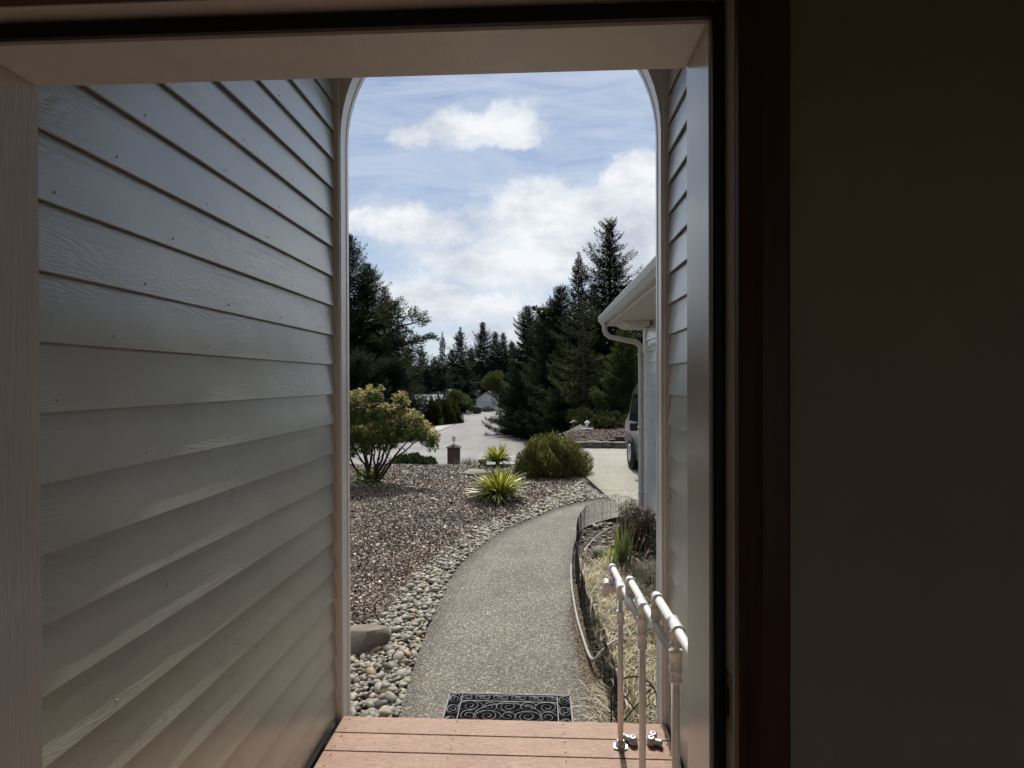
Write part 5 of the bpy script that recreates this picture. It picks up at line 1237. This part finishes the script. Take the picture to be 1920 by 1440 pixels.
# ================= parked van =================
VX = 2.07; VYF = 13.92; van = thing('parked_van', 'silver van parked nose-out on the driveway, mostly hidden behind the garage', 'van', (VX + .98, 11.3, 0)); vl = (VX + .98, 11.3, 0)
m, t = M('silver_paint'); finish(t, t.ramp(t.noise(pos(t), 2, 4), [(.3, (.17, .175, .19)), (.7, (.22, .225, .24))]), .28, None, .5, .75, 0, None, **{'Coat Weight': .6, 'Coat Roughness': .08}); M_car = m
m, t = M('dark_glass'); finish(t, (.02, .024, .028), .06, None, .6); M_glass = m
M_blk = simple('black_plastic', (.02, .02, .021), .5, .2, 30); M_tyre = simple('tyre_rubber', (.018, .018, .018), .8, .3, 30)
M_rim = simple('alloy_rim', (.45, .45, .46), .3, .1, 10, 0, 60, .5, .8); M_lamp = simple('lamp_glass', (.6, .6, .6), .1, .05); M_redl = simple('tail_lamp', (.35, .02, .02), .2, .1)
prof = [(8.92, .34), (8.86, .60), (8.90, 1.0), (9.02, 1.55), (9.16, 1.80), (9.45, 1.90), (11.2, 1.92), (12.45, 1.91), (12.80, 1.83), (13.02, 1.62), (13.36, 1.20), (13.48, 1.12), (13.78, 1.0), (13.89, .84), (13.93, .58), (13.88, .32), (13.5, .24), (9.3, .24)]
cs = [(0.0, .02), (.03, .0)]
def halfw(z): return .98 - (0 if z < 1.0 else (z - 1.0) * .05) - (.05 if z < .36 else 0)
vs = []; fs = []; n = len(prof); rows = []
cx = VX + .98
for s in (-1, -.93, 0, .93, 1):
    for (yy, zz) in prof:
        k = .955 if abs(s) == 1 else 1.0; cyy = 11.4 + (yy - 11.4) * (1 - (.012 if abs(s) == 1 else 0)); czz = 1.0 + (zz - 1.0) * (k if zz > 1.0 else (.985 if abs(s) == 1 else 1)) + (.02 if s == 0 and zz > 1.7 else 0)
        vs.append((cx + s * halfw(zz) * (1 if abs(s) == 1 else 1), cyy, czz))
for r_ in range(4):
    for i in range(n): fs.append((r_ * n + i, r_ * n + (i + 1) % n, (r_ + 1) * n + (i + 1) % n, (r_ + 1) * n + i))
fs += [tuple(range(n)), tuple(range(5 * n - 1, 4 * n - 1, -1))]
bd = obj('body', local(MB().add(vs, fs), vl), M_car, van); autos(bd, 32)
# wheel arch liners, wheels
for yy in (12.98, 9.95):
    for s in (-1, 1):
        xw = cx + s * .86; mb = MB()
        Mx = Matrix.Rotation(math.pi / 2, 4, 'Y')
        wl = Vector((xw, yy, .345))
        mb.lathe([(.385, s * .06), (.395, s * .125), (.36, s * .128)], wl, 24, Mx); obj('arch_liner', local(mb, vl), M_blk, van)
        w_ = obj('wheel', local(MB().lathe([(.20, -.10), (.32, -.115), (.345, -.085), (.347, .0), (.345, .085), (.32, .115), (.20, .10)], wl + Vector((s * .045, 0, 0)), 28, Mx), vl), M_tyre, van, True)
        obj('rim', local(MB().lathe([(.205, s * .09), (.20, s * .112), (.17, s * .10), (.06, s * .115), (.02, s * .12)] if s > 0 else [(.205, -.09), (.20, -.112), (.17, -.10), (.06, -.115), (.02, -.12)], wl + Vector((s * .047, 0, 0)), 20, Mx), vl), M_rim, w_)
# side glass on both flanks, slightly proud and leaning with the body
for s in (-1, 1):
    def gp(y_, z_): return (cx + s * (halfw(z_) + .004) , y_, z_)
    for (nm, pts) in (('front_window', [(11.62, 1.08), (13.22, 1.06), (13.05, 1.36), (12.80, 1.66), (11.62, 1.70)]), ('rear_window', [(9.25, 1.12), (11.52, 1.09), (11.52, 1.70), (9.35, 1.70)])):
        q = [gp(*p) for p in pts]; q2 = [(x - s * .012, y_, z_) for x, y_, z_ in q]; k = len(q)
        f = [tuple(range(k)), tuple(range(2 * k - 1, k - 1, -1))] + [(i, (i + 1) % k, k + (i + 1) % k, k + i) for i in range(k)]
        obj(nm, local(MB().add(q + q2, f), vl), M_glass, van)
    mb = MB()
    for zz in (.42, .50, .58): mb.box(cx + s * .985 - .006, cx + s * .985 + .006, 10.4, 12.5, zz, zz + .02, .003)
    obj('side_moulding', local(mb, vl), M_blk, van)
    mb = MB()
    c_ = Vector((cx + s * 1.05, 12.2, 1.0)); mb.box(c_.x - .085, c_.x + .085, c_.y - .05, c_.y + .06, c_.z - .10, c_.z + .09, .02)
    mi = obj('mirror', local(mb, vl), M_car, van); obj('mirror_glass', local(MB().box(c_.x - .07, c_.x + .07, c_.y - .054, c_.y - .051, c_.z - .085, c_.z + .055), vl), M_blk, mi)
    obj('door_handle', local(MB().box(cx + s * .985 - .012, cx + s * .985 + .018, 11.7, 11.86, .96, .99, .006), vl), M_blk, van)
    obj('headlight', local(MB().box(cx + s * .75 - .16, cx + s * .75 + .16, 13.80, 13.90, .66, .82, .02), vl), M_lamp, van)
    obj('tail_light', local(MB().box(cx + s * .86 - .08, cx + s * .86 + .08, 8.885, 8.98, .95, 1.35, .015), vl), M_redl, van)
obj('bumper', local(MB().box(cx - .9, cx + .9, 13.84, 13.99, .30, .56, .03), vl), M_blk, van); obj('bumper', local(MB().box(cx - .9, cx + .9, 8.80, 8.92, .34, .58, .03), vl), M_blk, van)
ws = [(cx - .80, 13.04, 1.60), (cx + .80, 13.04, 1.60), (cx + .86, 13.33, 1.24), (cx - .86, 13.33, 1.24)]
obj('windscreen', local(MB().add([Vector(p) + Vector((0, .012, .012)) for p in ws] + ws, [(0, 1, 2, 3), (7, 6, 5, 4), (0, 4, 5, 1), (1, 5, 6, 2), (2, 6, 7, 3), (3, 7, 4, 0)]), vl), M_glass, van)
obj('rear_glass', local(MB().prism([(8.905, 1.1), (9.01, 1.6), (9.02, 1.6), (8.93, 1.1)], 'x', cx - .75, cx + .75), vl), M_glass, van)

# ================= houses down the street =================
M_cream = simple('cream_wall', (.42, .40, .34), .8, .1, 2); M_white = simple('white_wall', (.62, .61, .57), .7, .06, 1); M_gdoor = simple('garage_door_paint', (.50, .54, .60), .5, .05, 2)
M_roofl = shingle('pale_shingles', (.21, .215, .225)); M_roofd = shingle('dark_shingles', (.14, .14, .15))
def gable(name, lab, x0, x1, y0, y1, zb, ze, zr, axis, wallm, roofm, over=.5, extra=None):
    o = thing(name, lab, 'house', ((x0 + x1) / 2, (y0 + y1) / 2, zb)); lo = tuple(o.location)
    w_ = obj('wall', local(MB().box(x0, x1, y0, y1, zb - 1, ze), lo), wallm, o)
    mb = MB(); th = .16
    if axis == 'x':
        ym = (y0 + y1) / 2; k = (zr - ze) / (ym - y0); a = y0 - over; b = y1 + over; zo = ze - over * k
        mb.prism([(a, zo + .02), (ym, zr + .02), (b, zo + .02), (b, zo + .02 + th), (ym, zr + .02 + th), (a, zo + .02 + th)], 'x', x0 - over, x1 + over)
        g = MB().prism([(y0, ze + .002), (y1, ze + .002), (ym, zr)], 'x', x0, x1)
    else:
        xm = (x0 + x1) / 2; k = (zr - ze) / (xm - x0); a = x0 - over; b = x1 + over; zo = ze - over * k
        mb.prism([(a, zo + .02), (xm, zr + .02), (b, zo + .02), (b, zo + .02 + th), (xm, zr + .02 + th), (a, zo + .02 + th)], 'y', y0 - over, y1 + over)
        g = MB().prism([(x0, ze + .002), (x1, ze + .002), (xm, zr)], 'y', y0, y1)
    obj('roof', local(mb, lo), roofm, o); obj('gable', local(g, lo), wallm, o)
    if extra: extra(o, lo)
    return o
def e1(o, lo):
    a = at(762, 760, 131.0).x
    for k in range(3): f = obj('window', local(MB().box(a + 1 + k * 2.4, a + 2.2 + k * 2.4, 128.9, 128.96, -5.2, -4.1), lo), M_trimw, o); obj('pane', local(MB().box(a + 1.1 + k * 2.4, a + 2.1 + k * 2.4, 128.86, 128.899, -5.1, -4.2), lo), M_glass, f)
    # satellite dish on the roof edge
    p = at(800, 752, 128.2); mb = MB().tube([(p.x, p.y, p.z - .5), (p.x, p.y, p.z)], .04, 6); mb.lathe([(.02, 0), (.3, .06), (.48, .18), (.46, .19), (.28, .08), (.01, .02)], (p.x, p.y - .1, p.z + .1), 14, Matrix.Rotation(2.0, 4, 'X')); obj('satellite_dish', local(mb, lo), M_galv, o)
    p = at(824, 738, 134); obj('roof_vent', local(MB().lathe([(.09, p.z - .8), (.09, p.z + .3), (.14, p.z + .31), (.14, p.z + .4)], (p.x, 134, 0), 8), lo), M_galv, o)
zr1 = at(800, 741, 134).z; ze1 = at(800, 759, 129).z
gable('grey_roofed_house', 'cream house with broad pale grey roof and satellite dish, left of the street', at(748, 750, 131).x, at(838, 750, 131).x, 129, 139, -7.0, ze1 + .2, zr1, 'x', M_cream, M_roofl, .6, e1)
zr2 = at(800, 729, 152).z
gable('rear_roofed_house', 'house with a darker grey roof rising just behind the pale roofed one', at(780, 735, 150).x, at(842, 735, 150).x, 146, 158, -7.0, zr2 - 1.7, zr2, 'x', M_cream, M_roofd)
def e3(o, lo):
    a, b = at(899, 750, 178).x, at(923, 750, 178).x; d_ = obj('garage_door', local(MB().box(a, b, 177.84, 177.93, H(-15, 178), at(900, 752, 178).z), lo), M_gdoor, o)
    mb = MB()
    for k in range(1, 4): mb.box(a + .05, b - .05, 177.80, 177.835, H(-15, 178) + k * .72, H(-15, 178) + k * .72 + .04)
    obj('panel_groove', local(mb, lo), M_trim, d_)
gable('white_garage_house', 'white gabled garage facing the camera at the end of the street', at(893, 750, 178).x, at(931, 750, 178).x, 178, 188, H(-15, 178), at(900, 748, 178).z, at(911, 735, 178).z, 'y', M_white, M_roofd, .5, e3)
gable('low_roofed_house', 'low pale roofed house behind the olive tree, left of the white garage', at(872, 740, 195).x, at(897, 740, 195).x, 193, 202, -7.3, at(880, 741, 195).z, at(880, 732, 195).z, 'x', M_cream, M_roofl)
gable('shaded_house', 'pale house wall glimpsed between the fir trunk and the light cypress', 6.0 * 62 / 62 + .2, 13, 62, 72, -4.2, -.6, .7, 'x', M_white, M_roofd)
gable('dark_roofed_house', 'dark roofed house low on the far left behind the flowering shrub', -38, -24, 72, 82, -5.2, -2.4, -.7, 'x', M_cream, M_roofd)
# wheelie bins and the green utility box
def bin_(lab, px, py, Y, m_, s=1.0, group='bins by the street'):
    v_ = at(px, py, Y); zb = H(v_.x, Y) + .1; o = thing('wheelie_bin', lab, 'bin', (v_.x, Y, zb), group)
    mb = MB(); a, b_, h_ = .24 * s, .31 * s, 1.0 * s
    mb.add([(-a, -a, 0.05), (a, -a, .05), (a, a, .05), (-a, a, .05), (-b_, -b_, h_), (b_, -b_, h_), (b_, b_, h_), (-b_, b_, h_)], [(3, 2, 1, 0), (4, 5, 6, 7), (0, 1, 5, 4), (1, 2, 6, 5), (2, 3, 7, 6), (3, 0, 4, 7)]); obj('tub', mb, m_, o)
    obj('lid', MB().box(-b_ - .03, b_ + .03, -b_ - .05, b_ + .03, h_ + .002, h_ + .07, .02), m_, o)
    for sx in (-1, 1): obj('wheel', MB().lathe([(.1, -.03), (.1, .03)], (sx * (a + .04), a, .1), 12, Matrix.Rotation(math.pi / 2, 4, 'Y')), M_blk, o)
bin_('black wheelie bin at the kerb left of the white garage', 893, 770, 158, M_blk, 1.9); bin_('second dark wheelie bin, nearer the garage door', 899, 769, 160, simple('navy_bin', (.03, .035, .06), .5), 1.7)
bin_('dark green wheelie bin in front of the hedge bushes', 827, 795, 110, simple('green_bin', (.025, .05, .038), .5), 1.15)
